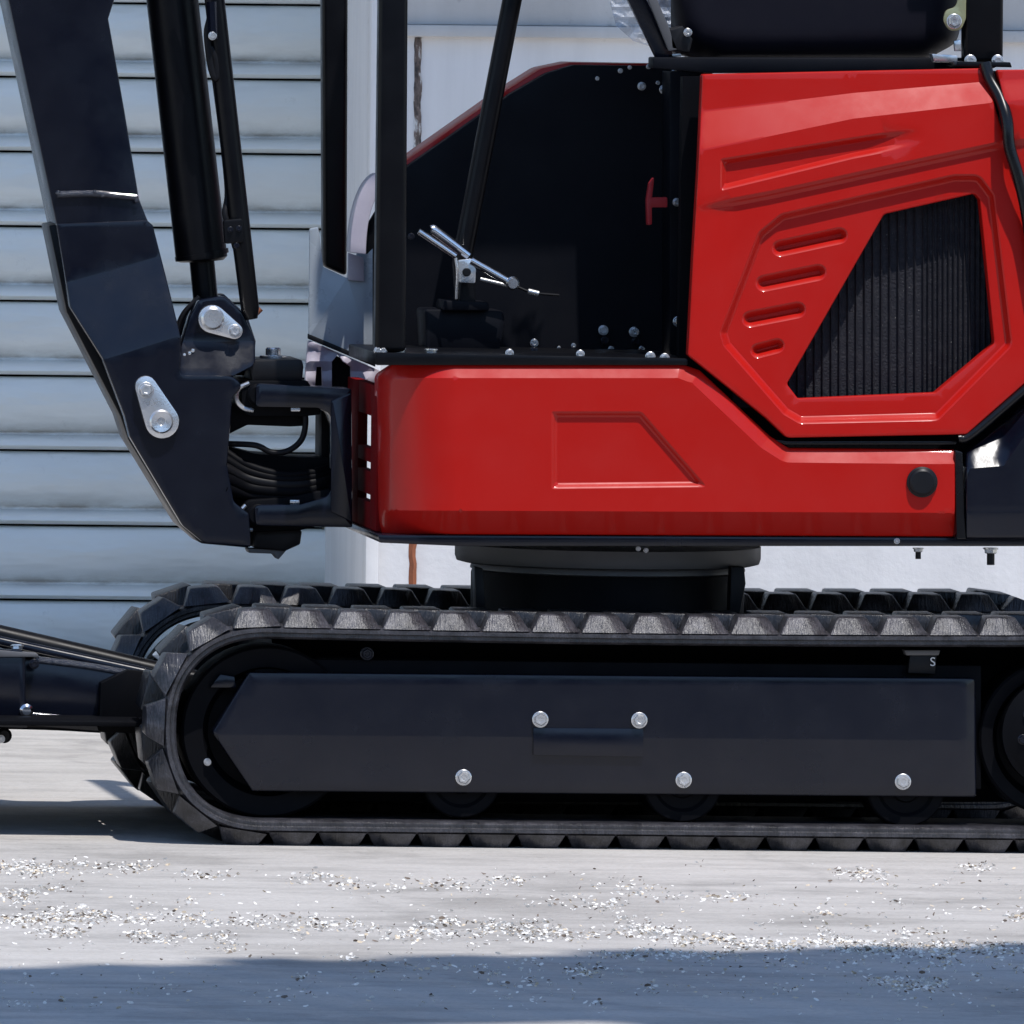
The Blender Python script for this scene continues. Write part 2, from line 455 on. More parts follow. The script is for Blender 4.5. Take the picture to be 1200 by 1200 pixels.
ym = bpy.data.meshes.new('added_dark_yard')  # unseen dark sheet, added so the machine's side faces reflect less light
ym.from_pydata([(-60, -90, .004), (60, -90, .004), (60, -6.5, .004), (-60, -6.5, .004)], [], [(0, 1, 2, 3)])
ydark = paint('dark_yard_surface', (.045, .045, .048), .85, 0, .3, (.09, .085, .08))
link('added_dark_yard', ym, kind='structure', mats=[ydark])
dark_block = empty('dark_block', (-5, -40, 0), 'unseen dark block added behind the camera, to darken what the paintwork reflects', 'dark_block')  # added out of view to darken reflections and cut bounce light
box('wall', (-45, -46, 0), (40, -40, 7), paint('dark_block_face', (.06, .065, .075), .6), dark_block, .02)
box('roof', (-46, -47, 7.003), (41, -39, 7.25), M['steel'], dark_block, .02)
WALLY, SHY = 4.5, 5.28
xr = P(430, 660, WALLY).x                      # right jamb of the door opening
bld = empty('warehouse', (xr+3, WALLY, 0), 'white plastered warehouse wall with a deep shutter opening behind the red digger', 'building')
LINT = 3.2
bm = bmesh.new()
box('wall', (xr, WALLY, -.02), (xr+14, SHY+.25, 4.6), M['wall'], bld, .006)
box('wall', (xr-11, WALLY, -.02), (xr-5.2, SHY+.25, 4.6), M['wall'], bld, .006)
box('lintel', (xr-5.2, WALLY+.003, LINT), (xr, SHY+.25, 4.6), M['wall'], bld, .006)
# corner bead, ledge band and peeling joint on the wall face
xb = P(443, 660, WALLY).x
box('corner_bead', (xr-.006, WALLY-.022, 0), (xb, WALLY+.03, 4.3), M['wall'], bld, .006)
zt, zb = P(600, 30, WALLY).z, P(600, 44, WALLY).z
xl = P(470, 40, WALLY).x
box('ledge', (xl, WALLY-.03, zb), (xr+13.9, WALLY+.01, zt), M['wallgrey'], bld, .004)
box('upper_band', (xl, WALLY-.012, zt), (xr+13.9, WALLY+.01, 4.3), M['wallgrey'], bld, .004)
xj0, xj1 = P(480, 660, WALLY).x, P(487, 660, WALLY).x
def joint():
    bm = bmesh.new(); zs = np.linspace(.02, zb-.002, 90); L = []; 
    for i, z in enumerate(zs):
        j = .0012*math.sin(i*1.7)+random.uniform(-.003, .003); wv = .0005+.002*random.random()
        L.append([bm.verts.new((xj0-wv+j*.3, WALLY-.001, z)), bm.verts.new(((xj0+xj1)/2+j*.5, WALLY-.006-.004*random.random(), z)), bm.verts.new((xj1+wv+j*.5, WALLY-.001, z))])
    for a, b in zip(L, L[1:]):
        for k in (0, 1): bm.faces.new((a[k], a[k+1], b[k+1], b[k]))
    return finish(bm, 'peeling_joint', 60)
jm = joint()
o = place('peeling_joint', jm, bld, mats=[M['peel'], M['rust']], label='vertical joint with peeling paint and rust')
for p_ in jm.polygons:
    if jm.vertices[p_.vertices[0]].co.z+o.location.z < P(485, 420, WALLY).z: p_.material_index = 1
# roof overhang, its shade falls on the upper wall
EZ = 3.9; zsh = P(430, 420, WALLY).z
eave = (EZ-zsh)/math.tan(SUN_EL)*math.cos(SUN_AZ)
bm = bmesh.new()
def roof_slab():
    a = (xr-12, WALLY-eave, EZ); b = (xr+15, WALLY+1.5, EZ+.16)
    return box('roof', a, b, M['wallgrey'], bld, .01)
roof_slab()

# roller shutter, every slat an object
pitch = 87.55*S1(SHY)
zref = P(60, 91.5, SHY).z                      # a slat joint seen in the photograph
prof = [(0.0, .020, 0), (.012, .004, 0), (.05, -.001, 0), (.18, -.006, 0), (.34, -.009, 0), (.50, -.007, .05), (.62, -.001, .15), (.70, .007, .45), (.745, .015, .9), (.775, .014, .5),
        (.80, .006, .15), (.83, -.006, 0), (.87, -.013, 0), (.92, -.014, 0), (.955, -.008, .1), (.972, .002, .4), (.978, .02, .9)]
def slat_mesh(seed):
    r = random.Random(seed); xs = np.linspace(-4.95, 0.25, 40); V = []; D = []; Fc = []
    for i, x in enumerate(xs):
        for t, y, d in prof:
            V.append((xr+x, SHY+y+.0012*math.sin(x*2.1+seed)*(1 if .05 < t < .7 else 0), -t*pitch+pitch/2)); D.append(d)
    n = len(prof)
    for i in range(len(xs)-1):
        for j in range(n-1): Fc.append((i*n+j, i*n+j+1, (i+1)*n+j+1, (i+1)*n+j))
    me = bpy.data.meshes.new('slat'); me.from_pydata(V, [], Fc)
    at = me.attributes.new('dirt', 'FLOAT', 'POINT'); at.data.foreach_set('value', D)
    me.polygons.foreach_set('use_smooth', [True]*len(me.polygons)); me.set_sharp_from_angle(angle=R(50))
    me.materials.append(M['shutter']); return me
k0 = -int((LINT-zref)/pitch)-1
sh = empty('roller_shutter', (xr-2.5, SHY, 0), 'closed galvanised grey-blue roller shutter with wide horizontal slats', 'shutter')
smesh = [slat_mesh(i) for i in range(3)]
i = 0; z = zref+pitch*(-k0)
while z > .02:
    o = link('slat', smesh[i % 3], sh, (0, 0, 0)); 
    o.location = (0, 0, z-pitch/2); z -= pitch; i += 1
box('backing_board', (xr-5.2, SHY+.06, 0), (xr+.2, SHY+.1, LINT), M['inner'], sh, 0)
for xx in (xr-.03,):
    pass

# open canopy behind and to the side of the camera's view: it throws the shade in the foreground
CH = 9.0
g0, g1 = G(0, 1131), G(1200, 1106)
dirv = (g1-g0).normalized(); nrm = Vector((dirv.y, -dirv.x, 0))       # towards the camera
off = Vector((S.x, S.y, 0))*(CH/S.z)
can = empty('canopy', g0+off+nrm*1.2+Vector((0, 0, 0)), 'open sheet-roofed canopy on four posts in front of the machine, throwing shade on the concrete', 'canopy')
def can_sheet(a0, a1, b0, b1):
    """a along the edge (m), b away from the edge (m)"""
    c = [g0+off+dirv*a+nrm*b for a, b in ((a0, b0), (a1, b0), (a1, b1), (a0, b1))]
    bm = bmesh.new(); lo = [bm.verts.new((p.x, p.y, CH)) for p in c]; hi = [bm.verts.new((p.x, p.y, CH+.03)) for p in c]
    bm.faces.new(lo); bm.faces.new(hi)
    for q in range(4): bm.faces.new((lo[q], lo[(q+1) % 4], hi[(q+1) % 4], hi[q]))
    place('roof_sheet', finish(bm, 'roof_sheet'), can, mats=[M['steel']])
edge = [(-5, .05), (-.35, .0), (-.1, .06), (.08, .03), (.2, .07), (.34, -.02), (.5, .05), (.62, .0), (.8, .04), (.95, -.03), (1.15, .04), (1.3, .01), (1.5, .06), (1.62, .0), (2.1, .02), (7, 0)]
for (a0, b0), (a1, _) in zip(edge, edge[1:]): can_sheet(a0, a1-.002, b0, 1.10)
can_sheet(-5, -.42, 1.10, 2.3); can_sheet(-.42, -.18, 1.17, 2.3); can_sheet(-.18, -.08, 1.10, 2.3); can_sheet(-.08, .42, 1.20, 2.3); can_sheet(.42, 7, 1.10, 2.3)
for a in (-4.8, 6.8):
    for b in (.2, 2.1):
        c = g0+off+dirv*a+nrm*b
        box('post', (c.x-.05, c.y-.05, 0), (c.x+.05, c.y+.05, CH), M['steel'], can, .004)

# ================================================================== EXCAVATOR
ex = empty('mini_excavator', P(715, 990, .48), 'red and navy-black mini excavator on rubber tracks, cropped side view, boom at left', 'excavator')

# ------------------------------------------------------------------ tracks
s0 = S1(0); CZL = P(313, 855, 0); CZR = P(1240, 863, 0)
RO = 121*s0; BT = 15*s0; LH = 0                     # belt outer radius, belt thickness
LUGH = CZL.z-RO+.006                                     # lugs reach exactly down to the ground
def path_pts():
    pts = []; N = 3.0
    xl, xr_ = CZL.x, CZR.x; zc = CZL.z
    n = 64
    for k in range(n+1):                            # left half turn, top to bottom, slightly squared
        a = math.pi/2+math.pi*k/n; c, s_ = math.cos(a), math.sin(a); e = 2/2.25
        pts.append(Vector((xl+RO*math.copysign(abs(c)**e, c), 0, zc+RO*math.copysign(abs(s_)**e, s_))))
    for k in range(1, 60): pts.append(Vector((xl+(xr_-xl)*k/60, 0, zc-RO)))
    for k in range(n+1):
        a = -math.pi/2+math.pi*k/n; pts.append(Vector((xr_+RO*math.cos(a), 0, zc+RO*math.sin(a))))
    for k in range(1, 60):
        pts.append(Vector((xr_+(xl-xr_)*k/60, 0, zc+RO-.004*math.sin(math.pi*k/60))))
    return pts
PP = path_pts(); L_ = [0.]
for a, b in zip(PP, PP[1:]+PP[:1]): L_.append(L_[-1]+(b-a).length)
TL = L_[-1]; NL = int(round(TL/(58.3*s0))); LP = TL/NL
def at_len(s_):
    s_ %= TL; i = int(np.searchsorted(L_, s_, 'right'))-1; i = min(i, len(PP)-1)
    a, b = PP[i], PP[(i+1) % len(PP)]; t = (s_-L_[i])/max(L_[i+1]-L_[i], 1e-9)
    h = .02
    return a.lerp(b, t)
def frame(s_):
    p = at_len(s_); t = (at_len(s_+.012)-at_len(s_-.012)).normalized(); n = Vector((t.z, 0, -t.x))   # outward
    c = Vector((CZL.x*.5+CZR.x*.5, 0, CZL.z))
    if n.dot(p-c) < 0: n = -n
    return p, t, n
TW = .23
def set_dust(me, fn):
    at = me.attributes.new('dust', 'FLOAT', 'POINT'); at.data.foreach_set('value', [fn(v.co) for v in me.vertices])
def belt_mesh():
    cs = [(0.006, 0, .55), (0, -.004, .8), (0, -BT*.45, .75), (.004, -BT*.55, .35), (.004, -BT*.8, .7), (.010, -BT, .5), (TW-.010, -BT, .1), (TW, -BT*.8, .3), (TW, -.004, .5), (TW-.006, 0, .5)]
    N = 420; bm = bmesh.new(); rs = []; lay = bm.verts.layers.float.new('dust')
    for i in range(N):
        p, t, n = frame(TL*i/N); r = []
        for y, h, d in cs:
            v = bm.verts.new((p.x+n.x*h, y, p.z+n.z*h)); v[lay] = d*.6; r.append(v)
        rs.append(r)
    m = len(cs)
    for i in range(N):
        a, b = rs[i], rs[(i+1) % N]
        for j in range(m): bm.faces.new((a[j], a[(j+1) % m], b[(j+1) % m], b[j]))
    return finish(bm, 'crawler_belt', 40)
def lug_mesh(side):
    """tread lug: base on the belt; outer flank leans inwards, dusty"""
    bm = bmesh.new(); lay = bm.verts.layers.float.new('dust'); h = LUGH; p_ = LP
    w0, w1 = (0.0, TW*.42) if side == 0 else (TW*.44, TW)
    o0 = .019 if side == 0 else .004; o1 = .004 if side == 0 else .022
    def q(x, y, z, d): v = bm.verts.new((x, y, z)); v[lay] = d*.5 if side == 0 else d*.08; return v  # inner lugs darker in colour, to deepen the dark gaps between lugs
    hb = p_*.49; ht = p_*.30 if side == 0 else p_*.40
    # flank row (base), mid, top
    A = [q(-hb, w0, -.001, 1), q(-hb*.2, w0, -.001, 1), q(hb*.35, w0, -.001, .55), q(hb, w0, -.001, .9)]
    B = [q(-ht, w0+o0, h, .9), q(-ht*.1, w0+o0*.85, h, 1), q(ht*.30, w0+o0*1.1, h*.97, .45), q(ht, w0+o0*1.9, h*.97, .8)]
    C = [q(-ht*.9, w1-o1, h, .35), q(-ht*.1, w1-o1, h, .35), q(ht*.35, w1-o1, h, .35), q(ht*.9, w1-o1, h, .35)]
    D = [q(-hb*.8, w1, -.001, .1), q(-hb*.2, w1, -.001, .1), q(hb*.35, w1, -.001, .1), q(hb*.8, w1, -.001, .1)]
    # a scooped facet in the right half of the outer flank
    for X, Y in ((A, B), (B, C), (C, D)):
        for j in range(3): bm.faces.new((X[j], X[j+1], Y[j+1], Y[j]))
    bm.faces.new((A[0], B[0], C[0], D[0])); bm.faces.new((A[3], D[3], C[3], B[3]))
    bmesh.ops.bevel(bm, geom=list(bm.edges), offset=.0034, segments=2, affect='EDGES', profile=.5)
    me = finish(bm, 'track_lug', 30); me.materials.append(M['rubber']); return me
BM = belt_mesh(); BM.materials.append(M['rubber']); LM = [lug_mesh(0), lug_mesh(1)]
# phase so that one lug sits at photo x = 421 on the top run
def s_at_top(px):
    x = P(px, 716, 0).x; best = min(range(4000), key=lambda k: abs(at_len(TL*k/4000).x-x)+(10 if at_len(TL*k/4000).z < CZL.z else 0)); return TL*best/4000
PH = s_at_top(419)
def track(yoff, label, ph):
    t = link('crawler_track', BM, ex, (0, yoff, 0), label=label); WL[t.name] = Vector((0, yoff, 0))
    for i in range(NL):
        for side in (0, 1):
            p, tt, n = frame(ph+LP*(i+.5*side))
            lo = link('track_lug', LM[side], t, (p.x, yoff, p.z))
            ang = math.atan2(n.x, n.z)                 # rotate local +Z onto the outward normal
            lo.rotation_euler = (0, ang, 0)
    return t
tn = track(0, 'dusty rubber track nearest the viewer', PH)
FY = .73
tf = track(FY, 'far rubber track, mostly in shade', PH+.012)

# ------------------------------------------------------------------ undercarriage
uc = empty('undercarriage', P(715, 900, .5), parent=ex)
def fold_panel(p):
    yf = 861+(p[:, 0]-250)*.0078
    return -np.maximum(0, (p[:, 1]-yf))*.06-np.maximum(0, p[:, 0]-1129)*.5
ACC = [(625, 853), (754, 854), (754, 887), (625, 885)]
prism('access_plate', ACC, .026, .006, M['navy'], uc, .0007)
sp = panel('side_panel', round_poly([(292, 788), (1143, 795), (1144, 934), (296, 927), (249, 858)], 4), .030, uc, M['navy'], fold_panel,
           feats=[(ACC, [0, 2, 4])], lines=[([(255, 861), (1143, 868)], [-1, 0, 1]), ([(1129, 797), (1129, 932)], [0])], step=16, hstep=10, thick=.03, er=2)
for x, y in ((633, 843), (749, 844), (543, 911), (801, 914), (1058, 916)):
    bolt(x, y, .028 if y < 900 else .035, 9.5, uc)
prism('track_frame', [(300, 772), (1150, 780), (1150, 925), (330, 925), (290, 870)], .07, .10, M['frame'], uc)
prism('cross_member', [(318, 748), (1210, 752), (1210, 940), (318, 940)], .20, .55, M['frame'], uc)
prism('track_frame', [(300, 785), (1150, 790), (1150, 925), (330, 925), (290, 870)], FY+.06, .10, M['frame'], uc)
for yy in (.05, FY+.05):
    for x, y in ((541, 913), (800, 918), (1062, 923)):
        c = P(x, y, .05); me = lathe_mesh('track_roller', [(0, 0), (16*s0, 0), (18*s0, .006), (30*s0, .006), (34*s0, .001), (44*s0, .001), (46*s0, .004), (46*s0, .13), (0, .13)], 40)
        link('track_roller', me, uc, (c.x, yy, c.z), mats=[M['frame']])
    for (x, y), rr in (((314, 858), 101), ((1240, 866), 92)):
        c = P(x, y, .05)
        me = lathe_mesh('idler_wheel', [(0, 0), (24*s0, 0), (26*s0, .01), (34*s0, .012), (38*s0, .035), (68*s0, .04), (76*s0, .012), ((rr-3)*s0, .010), (rr*s0, .014), (rr*s0, .12), (0, .12)], 56)
        link('idler_wheel' if rr == 101 else 'drive_sprocket', me, uc, (c.x, yy, c.z), mats=[M['frame']])
# sprocket hub and its rim seen at the right edge of the photograph
disc('final_drive_cover', 1242, 860, .02, [(0, -4), (20, -4), (24, 0), (52, 2), (58, 6), (66, 8), (66, 30), (0, 30)], M['frame'], uc)
for k in range(9):
    a = 2*math.pi*k/9+.2; bolt(1242+44*math.cos(a), 860+44*math.sin(a), .022, 6, uc, 'navy')
for k in range(5):
    a = 2*math.pi*k/5+.9; bolt(314+50*math.cos(a), 858+50*math.sin(a), .075, 6, uc, 'navy')
bolt(243, 893, .06, 4.5, uc); bolt(430, 766, .06, 8, uc, 'navy'); 
prism('tensioner_bracket', [(258, 790), (275, 793), (277, 806), (246, 806)], .05, .05, M['navy'], uc)
tg = prism('serial_tag', [(1067, 764), (1098, 765), (1096, 790), (1064, 789)], .055, .012, M['plastic'], uc, .0015)
def text(name, s, px, py, Y, size, material, parent, rot=0):
    cu = bpy.data.curves.new(name, 'FONT'); cu.body = s; cu.size = size; cu.extrude = .0006; cu.align_x = 'CENTER'; cu.align_y = 'CENTER'
    o = bpy.data.objects.new('tmp', cu); COL.objects.link(o)
    dg = bpy.context.evaluated_depsgraph_get(); me = bpy.data.meshes.new_from_object(o.evaluated_get(dg)); bpy.data.objects.remove(o)
    o = link(name, me, parent, P(px, py, Y), mats=[material]); o.rotation_euler = (R(90), 0, rot); return o
text('lettering', 'S', 1093, 776, .052, .021, M['white'], uc)
prism('top_guard', [(1060, 762), (1102, 762), (1100, 768), (1062, 768)], .05, .03, M['steel'], uc, .001)

# ------------------------------------------------------------------ turntable
c = P(712, 650, .48); k = S1(.48)
def zz(y): return P(712, y, .48).z
tt_ = empty('turntable', (c.x, .48, zz(690)), parent=ex)
def ring(name, prof, m):
    me = lathe_mesh(name, [(r*k, zz(y)-zz(690)) for r, y in prof], 72, 'Z')
    return link(name, me, tt_, (c.x, .48, zz(690)), mats=[m])
ring('upper_race', [(0, 638), (178, 638), (178, 652), (176, 658), (168, 660), (0, 660)], M['steel'])
ring('seal_ring', [(0, 660), (158, 660), (160, 665), (160, 667), (156, 669), (0, 669)], M['steel'])
ring('lower_race', [(0, 669), (158, 669), (159, 672), (159, 735), (0, 735)], M['frame'])
prism('race_bracket', [(857, 664), (872, 664), (874, 684), (866, 724), (855, 724)], .27, .04, M['plastic'], tt_)
prism('race_bracket', [(556, 664), (566, 666), (570, 724), (558, 724)], .27, .04, M['plastic'], tt_)
for x, y in ((757, 645), (748, 643)): bolt(x, y, .22, 3, tt_)

# ------------------------------------------------------------------ upper structure
up = empty('upper_body', P(715, 600, .48), parent=ex)
prism('base_plate', [(443, 627), (1330, 631), (1330, 641), (1190, 640), (540, 640), (445, 636)], .078, .83, M['navy'], up, .002)
for x, r in ((1076, 6.5), (1161, 9)):
    o = bolt(x, 642, .12, r, up, rot=(R(90), 0, 0)); 
    tube('stud', [P(x, 644, .12), P(x, 655 if r < 8 else 662, .12)], r*.5*k, M['plastic'], up, 10)
bolt(1051, 634, .076, 3.5, up)

TOPL = [(430, 426), (797, 426), (820, 434), (902, 511), (924, 525), (1122, 527)]
STP = round_poly([(646, 482, 3), (752, 482, 8), (829, 571, 3), (646, 573, 3)], 3)
def h_lower(p):
    x, y = p[:, 0], p[:, 1]
    d = seg_dist(p, TOPL, False)
    h = -9.5*(1-np.clip(d/17, 0, 1))
    h += stamp(p, STP, 5.5, 7)
    yf = 598+(x-442)*.004431
    h -= np.maximum(0, y-yf)*.9
    t = np.clip((532-x)/91, 0, .998)
    h -= np.where(x < 532, 95*(1-np.sqrt(1-t**2.2)), 0)+np.maximum(0, 532-x)*.12
    return h
LOW = round_poly([(441, 440, 10), (462, 426, 12), (797, 426, 12), (820, 434, 8), (902, 511, 8), (924, 525, 8), (1120, 527, 2), (1119, 629, 2), (445, 626, 4)], 4)
lb = panel('lower_side_panel', LOW, .045, up, M['red'], h_lower, feats=[(STP, [0, 2, 3.5, 5, 7]), (LOW, [17, 14, 20])],
           lines=[([(442, 598), (1119, 601)], [-1.5, 0, 1.5]), ([(532, 427), (532, 626)], [-4, -8, 0]), ([(447, 440), (447, 622)], [-3, -5, 0]), ([(455, 430), (455, 625)], [0])], step=7, hstep=5, thick=.03, er=2, sm=24)
disc('plug', 1081, 565, .040, [(0, -5), (13, -4.6), (15.5, -2.5), (16, 0), (18, 1), (18, 4), (0, 4)], M['plastic'], up)
# front wall of the upper body, seen edge on at left, with openings
def front_wall():
    X = P(443, 540, .19).x; yy = lambda px: (X-CAMX)*F/((px-X0)*CR+660*SR)-DN
    z = lambda py, Y: P(425, py, Y).z
    ya, yb, yc, yd = .175, yy(437), yy(422), yy(409)
    rows = [(452, 489), (528, 544), (555, 582), (591, 622)]
    q = [(ya, yb), (yc, yd)]
    for y0, y1 in q: box('front_wall', (X-.004, y0, z(622, .2)), (X+.012, y1, z(452, .2)), M['redshade'], up, .001)
    for a, b in rows: box('front_wall', (X-.0035, yb-.001, z(b, .2)), (X+.0115, yc+.001, z(a, .2)), M['redshade'], up, .0005)
front_wall()
prism('floor_plate', [(441, 413), (806, 420), (806, 428), (441, 428)], .050, .42, M['black'], up, .002)
for x, y, r in ((443, 411, 5), (449, 411, 5), (468, 411, 8), (505, 412, 8), (597, 414, 5), (680, 415, 5), (762, 418, 6), (779, 420, 6)):
    bolt(x, y-3, .085, r, up, rot=(R(90), 0, 0)) if r > 6 else bolt(x, y, .075, r, up)

# black panel behind the footwell with red cover behind it
INP = round_poly([(470, 200), (598, 110, 6), (640, 86, 20), (672, 76, 10), (835, 78, 0), (835, 424, 0), (470, 420, 0)], 0)
panel('inner_panel', INP, .55, up, M['inner'], step=30, hstep=14, thick=.03, er=2)
prism('fender_cover', round_poly([(462, 198), (594, 105, 8), (634, 80, 24), (668, 73, 10), (835, 76, 0), (835, 420, 0), (462, 420, 0)], 0), .585, .13, M['red'], up, .003)
for x, y, r in ((811, 165, 6), (793, 237, 5), (808, 238, 4.5), (795, 377, 6.5), (707, 387, 6), (743, 389, 6), (626, 402, 5), (752, 101, 5), (778, 105, 5.5), (727, 83, 3), (760, 78, 3), (790, 84, 3), (700, 92, 2.5), (738, 79, 2.5), (771, 97, 2.5), (672, 405, 3), (655, 408, 2.5), (716, 409, 3.5), (752, 409, 3.5)):
    bolt(x, y, .40 if x > 785 and y > 120 else .53, r, up)
bolt(709, 399, .53, 5, up, 'navy'); bolt(745, 400, .53, 5, up, 'navy'); bolt(626, 411, .3, 4, up, 'navy')
prism('seat_base', [(785, 84), (826, 84), (808, 422), (785, 422)], .42, .1, M['inner'], up)
# red T handle
th = prism('pull_handle', round_poly([(767, 206), (764, 232), (782, 231), (782, 243), (764, 243), (764, 263), (759, 264), (758, 235), (761, 215)], 1.5, 3), .36, .02, M['redhandle'], up, .0025)

# hood with stamped relief
HOOD = round_poly([(823, 87, 3), (1156, 80, 3), (1168, 132, 20), (1180, 172, 20), (1189, 205, 20), (1201, 262, 30), (1210, 350, 20), (1212, 440, 4), (1133, 509, 8), (922, 513, 10), (898, 490, 6), (806, 416, 3), (812, 300, 10), (818, 200, 20)], 3)
GR = round_poly([(1036, 251, 8), (1142, 227, 5), (1148, 234, 4), (1165, 402, 5), (1096, 460, 5), (935, 467, 5), (922, 450, 4)], 4)
REC = round_poly([(843, 390, 10), (888, 272, 16), (915, 250, 14), (1118, 204, 18), (1148, 204, 16), (1166, 228, 12), (1187, 405, 14), (1100, 493, 10), (937, 497, 12), (918, 486, 8), (848, 406, 8)], 8)
LNG = round_poly([(844, 186), (930, 172), (1092, 146), (1092, 168), (1000, 186), (844, 224)], 4)
def slot(x0, y0, x1, y1, w):
    a = math.atan2(y1-y0, x1-x0); out = []
    for k in range(9): t = a-math.pi/2+math.pi*k/8; out.append((x1+w*math.cos(t), y1+w*math.sin(t)))
    for k in range(9): t = a+math.pi/2+math.pi*k/8; out.append((x0+w*math.cos(t), y0+w*math.sin(t)))
    return out
SLOTS = [slot(914, 291, 984, 276, 10), slot(895, 332, 959, 319, 10), slot(879, 374, 935, 363, 10), slot(888, 411, 911, 405, 9)]
CREASE = [(810, 246), (905, 228), (1080, 190), (1188, 167)]
def h_hood(p):
    x, y = p[:, 0], p[:, 1]
    yu = np.interp(x, [820, 1000, 1165], [131, 109, 95]); yl = np.interp(x, [820, 900, 1000, 1165], [176, 160, 139, 120])
    h = -18*(1-np.clip((y-yu)/(yl-yu), 0, 1))+(y-300)*.045
    h += stamp(p, LNG, 8, 8)*(1-smooth((x-1010)/75))
    yc = np.interp(x, [c[0] for c in CREASE], [c[1] for c in CREASE])
    h -= 8*smooth((y-yc)/10+.5)*smooth((x-806)/60)
    h += stamp(p, REC, 10, 9)
    for s_ in SLOTS: h += stamp(p, s_, 10, 9)
    h += -.00011*(x-1000)**2*.6
    return h
panel('hood', HOOD, .045, up, M['red'], h_hood, feats=[(REC, [0, 2, 4.5, 7, 9, 11]), (LNG, [0, 2, 3.5, 5, 7])]+[(s_, [0, 2, 4, 6, 8]) for s_ in SLOTS],
      holes=[GR], lines=[([(822, 131), (1000, 109), (1163, 95)], [-1.5, 0, 1.5]), ([(822, 176), (900, 160), (1000, 139), (1166, 120)], [-1.5, 0, 1.5]), (CREASE, [-5, -2.5, 0, 2.5, 5])],
      step=7, hstep=4.5, thick=.025, er=2.2, sm=24)
# radiator core behind the opening with fine vertical fins
prism('radiator_core', [(915, 220), (1172, 215), (1172, 475), (860, 478), (860, 250)], .120, .02, M['core'], up, 0)
def fins():
    bm = bmesh.new(); x = 925.
    while x < 1166:
        b = random.uniform(-.25, .25); w_ = 3.2+b
        q = [P(x-w_/2, 222, .119), P(x+w_/2, 222, .119), P(x, 222, .114)]; r = [P(x-w_/2, 472, .119), P(x+w_/2, 472, .119), P(x+random.uniform(-.4, .4), 472, .114)]
        a = [bm.verts.new(v) for v in q]; c_ = [bm.verts.new(v) for v in r]
        for j in range(3): bm.faces.new((a[j], a[(j+1) % 3], c_[(j+1) % 3], c_[j]))
        x += 9.8 if x < 1075 else 6
    return finish(bm, 'fin')
place('fins', fins(), up, mats=[M['core']], kind='stuff')
# seal between the hood and the panels round it (dark gap)
prism('gap_backing', [(800, 90), (1340, 80), (1340, 640), (1118, 640), (1118, 545), (905, 545), (795, 440)], .145, .03, M['frame'], up, 0)
prism('seal_strip', [(905, 515), (924, 517), (1122, 517), (1120, 521), (920, 521)], .060, .02, M['rubberseal'], up, .001)
tube('seal_hose', [P(1154, 74, .085), P(1160, 92, .078), (P(1172, 114, .06)), P(1180, 140, .04), P(1183, 172, .035), P(1193, 206, .035), P(1203, 250, .04), P(1214, 330, .04)], 7*s0, M['rubberseal'], up)
tube('seal_hose', [P(1123, 514, .05), P(1140, 508, .05), P(1212, 447, .05)], 5*s0, M['rubberseal'], up)
prism('corner_gasket', round_poly([(1119, 527), (1128, 530), (1132, 632), (1121, 632)], 2), .043, .05, M['rubberseal'], up, .002)
RH = round_poly([(1168, 82, 3), (1330, 80, 20), (1338, 420, 10), (1216, 436, 4), (1214, 330, 10), (1205, 240, 20), (1188, 180, 10), (1182, 140, 10)], 3)
def h_rear(p):
    x, y = p[:, 0], p[:, 1]; yl = np.interp(x, [1160, 1340], [121, 105]); yu = np.interp(x, [1160, 1340], [95, 82])
    h = -10*(1-np.clip((y-yu)/(yl-yu), 0, 1)); yc = 168-(x-1188)*.15
    return h-5*smooth((y-yc)/9+.5)-.0016*np.maximum(0, x-1215)**2
panel('rear_hood', RH, .045, up, M['red'], h_rear, lines=[([(1165, 95), (1335, 82)], [-1, 1]), ([(1165, 120), (1335, 105)], [-1, 1]), ([(1188, 168), (1335, 148)], [-4, 0, 4])], step=10, hstep=6, er=2.2)
CWL = round_poly([(1132, 531, 4), (1216, 462, 3), (1335, 440, 4), (1335, 631, 3), (1132, 631, 3)], 3)
def h_cw(p):
    x, y = p[:, 0], p[:, 1]
    d = seg_dist(p, [(1120, 541), (1216, 462), (1335, 440)], False); lim = np.interp(x, [1130, 1150, 1180, 1200, 1330], [10, 34, 42, 30, 30])
    CL = [1130, 1137, 1176, 1200, 1216, 1335]; CY = [553, 549, 546, 512, 488, 462]
    return -.66*np.maximum(0, np.interp(x, CL, CY)-y)-np.maximum(0, y-600)*.15-.0016*np.maximum(0, x-1215)**2
panel('counterweight', CWL, .035, up, M['navy'], h_cw, lines=[([(1132, 600), (1334, 602)], [-1, 1]), ([(1130, 553), (1137, 549), (1176, 546), (1200, 512), (1216, 488), (1335, 462)], [-1, 0, 1])], step=6, er=3, thick=.06)

# ------------------------------------------------------------------ cab frame, controls, seat
cab = empty('operator_station', P(640, 400, .45), parent=ex)
prism('front_post', [(448, -260), (480, -260), (476, 413), (440, 413)], .07, .045, M['black'], cab, .009, seg=4)
prism('front_post', [(377, -260), (409, -260), (407, 324), (379, 312)], .86, .045, M['black'], cab, .009, seg=4)
prism('rear_post', [(1131, -260), (1178, -260), (1176, 73), (1131, 73)], .15, .05, M['black'], cab, .008, seg=4)
prism('post_flange', [(1122, 72), (1184, 73), (1186, 79), (1120, 78)], .11, .12, M['black'], cab, .001)
for x in (1137, 1169): bolt(x, 71, .125, 7, cab)
tube('grab_bar', [P(668, -260, .4), P(604, -20, .4), P(545, 285, .4), P(541, 308, .4), P(545, 360, .4)], 11.5*S1(.4), M['black'], cab, 16, False)
prism('lever_mount', round_poly([(497, 362), (590, 364), (592, 380), (585, 414), (500, 412)], 5), .38, .12, M['inner'], cab, .004)
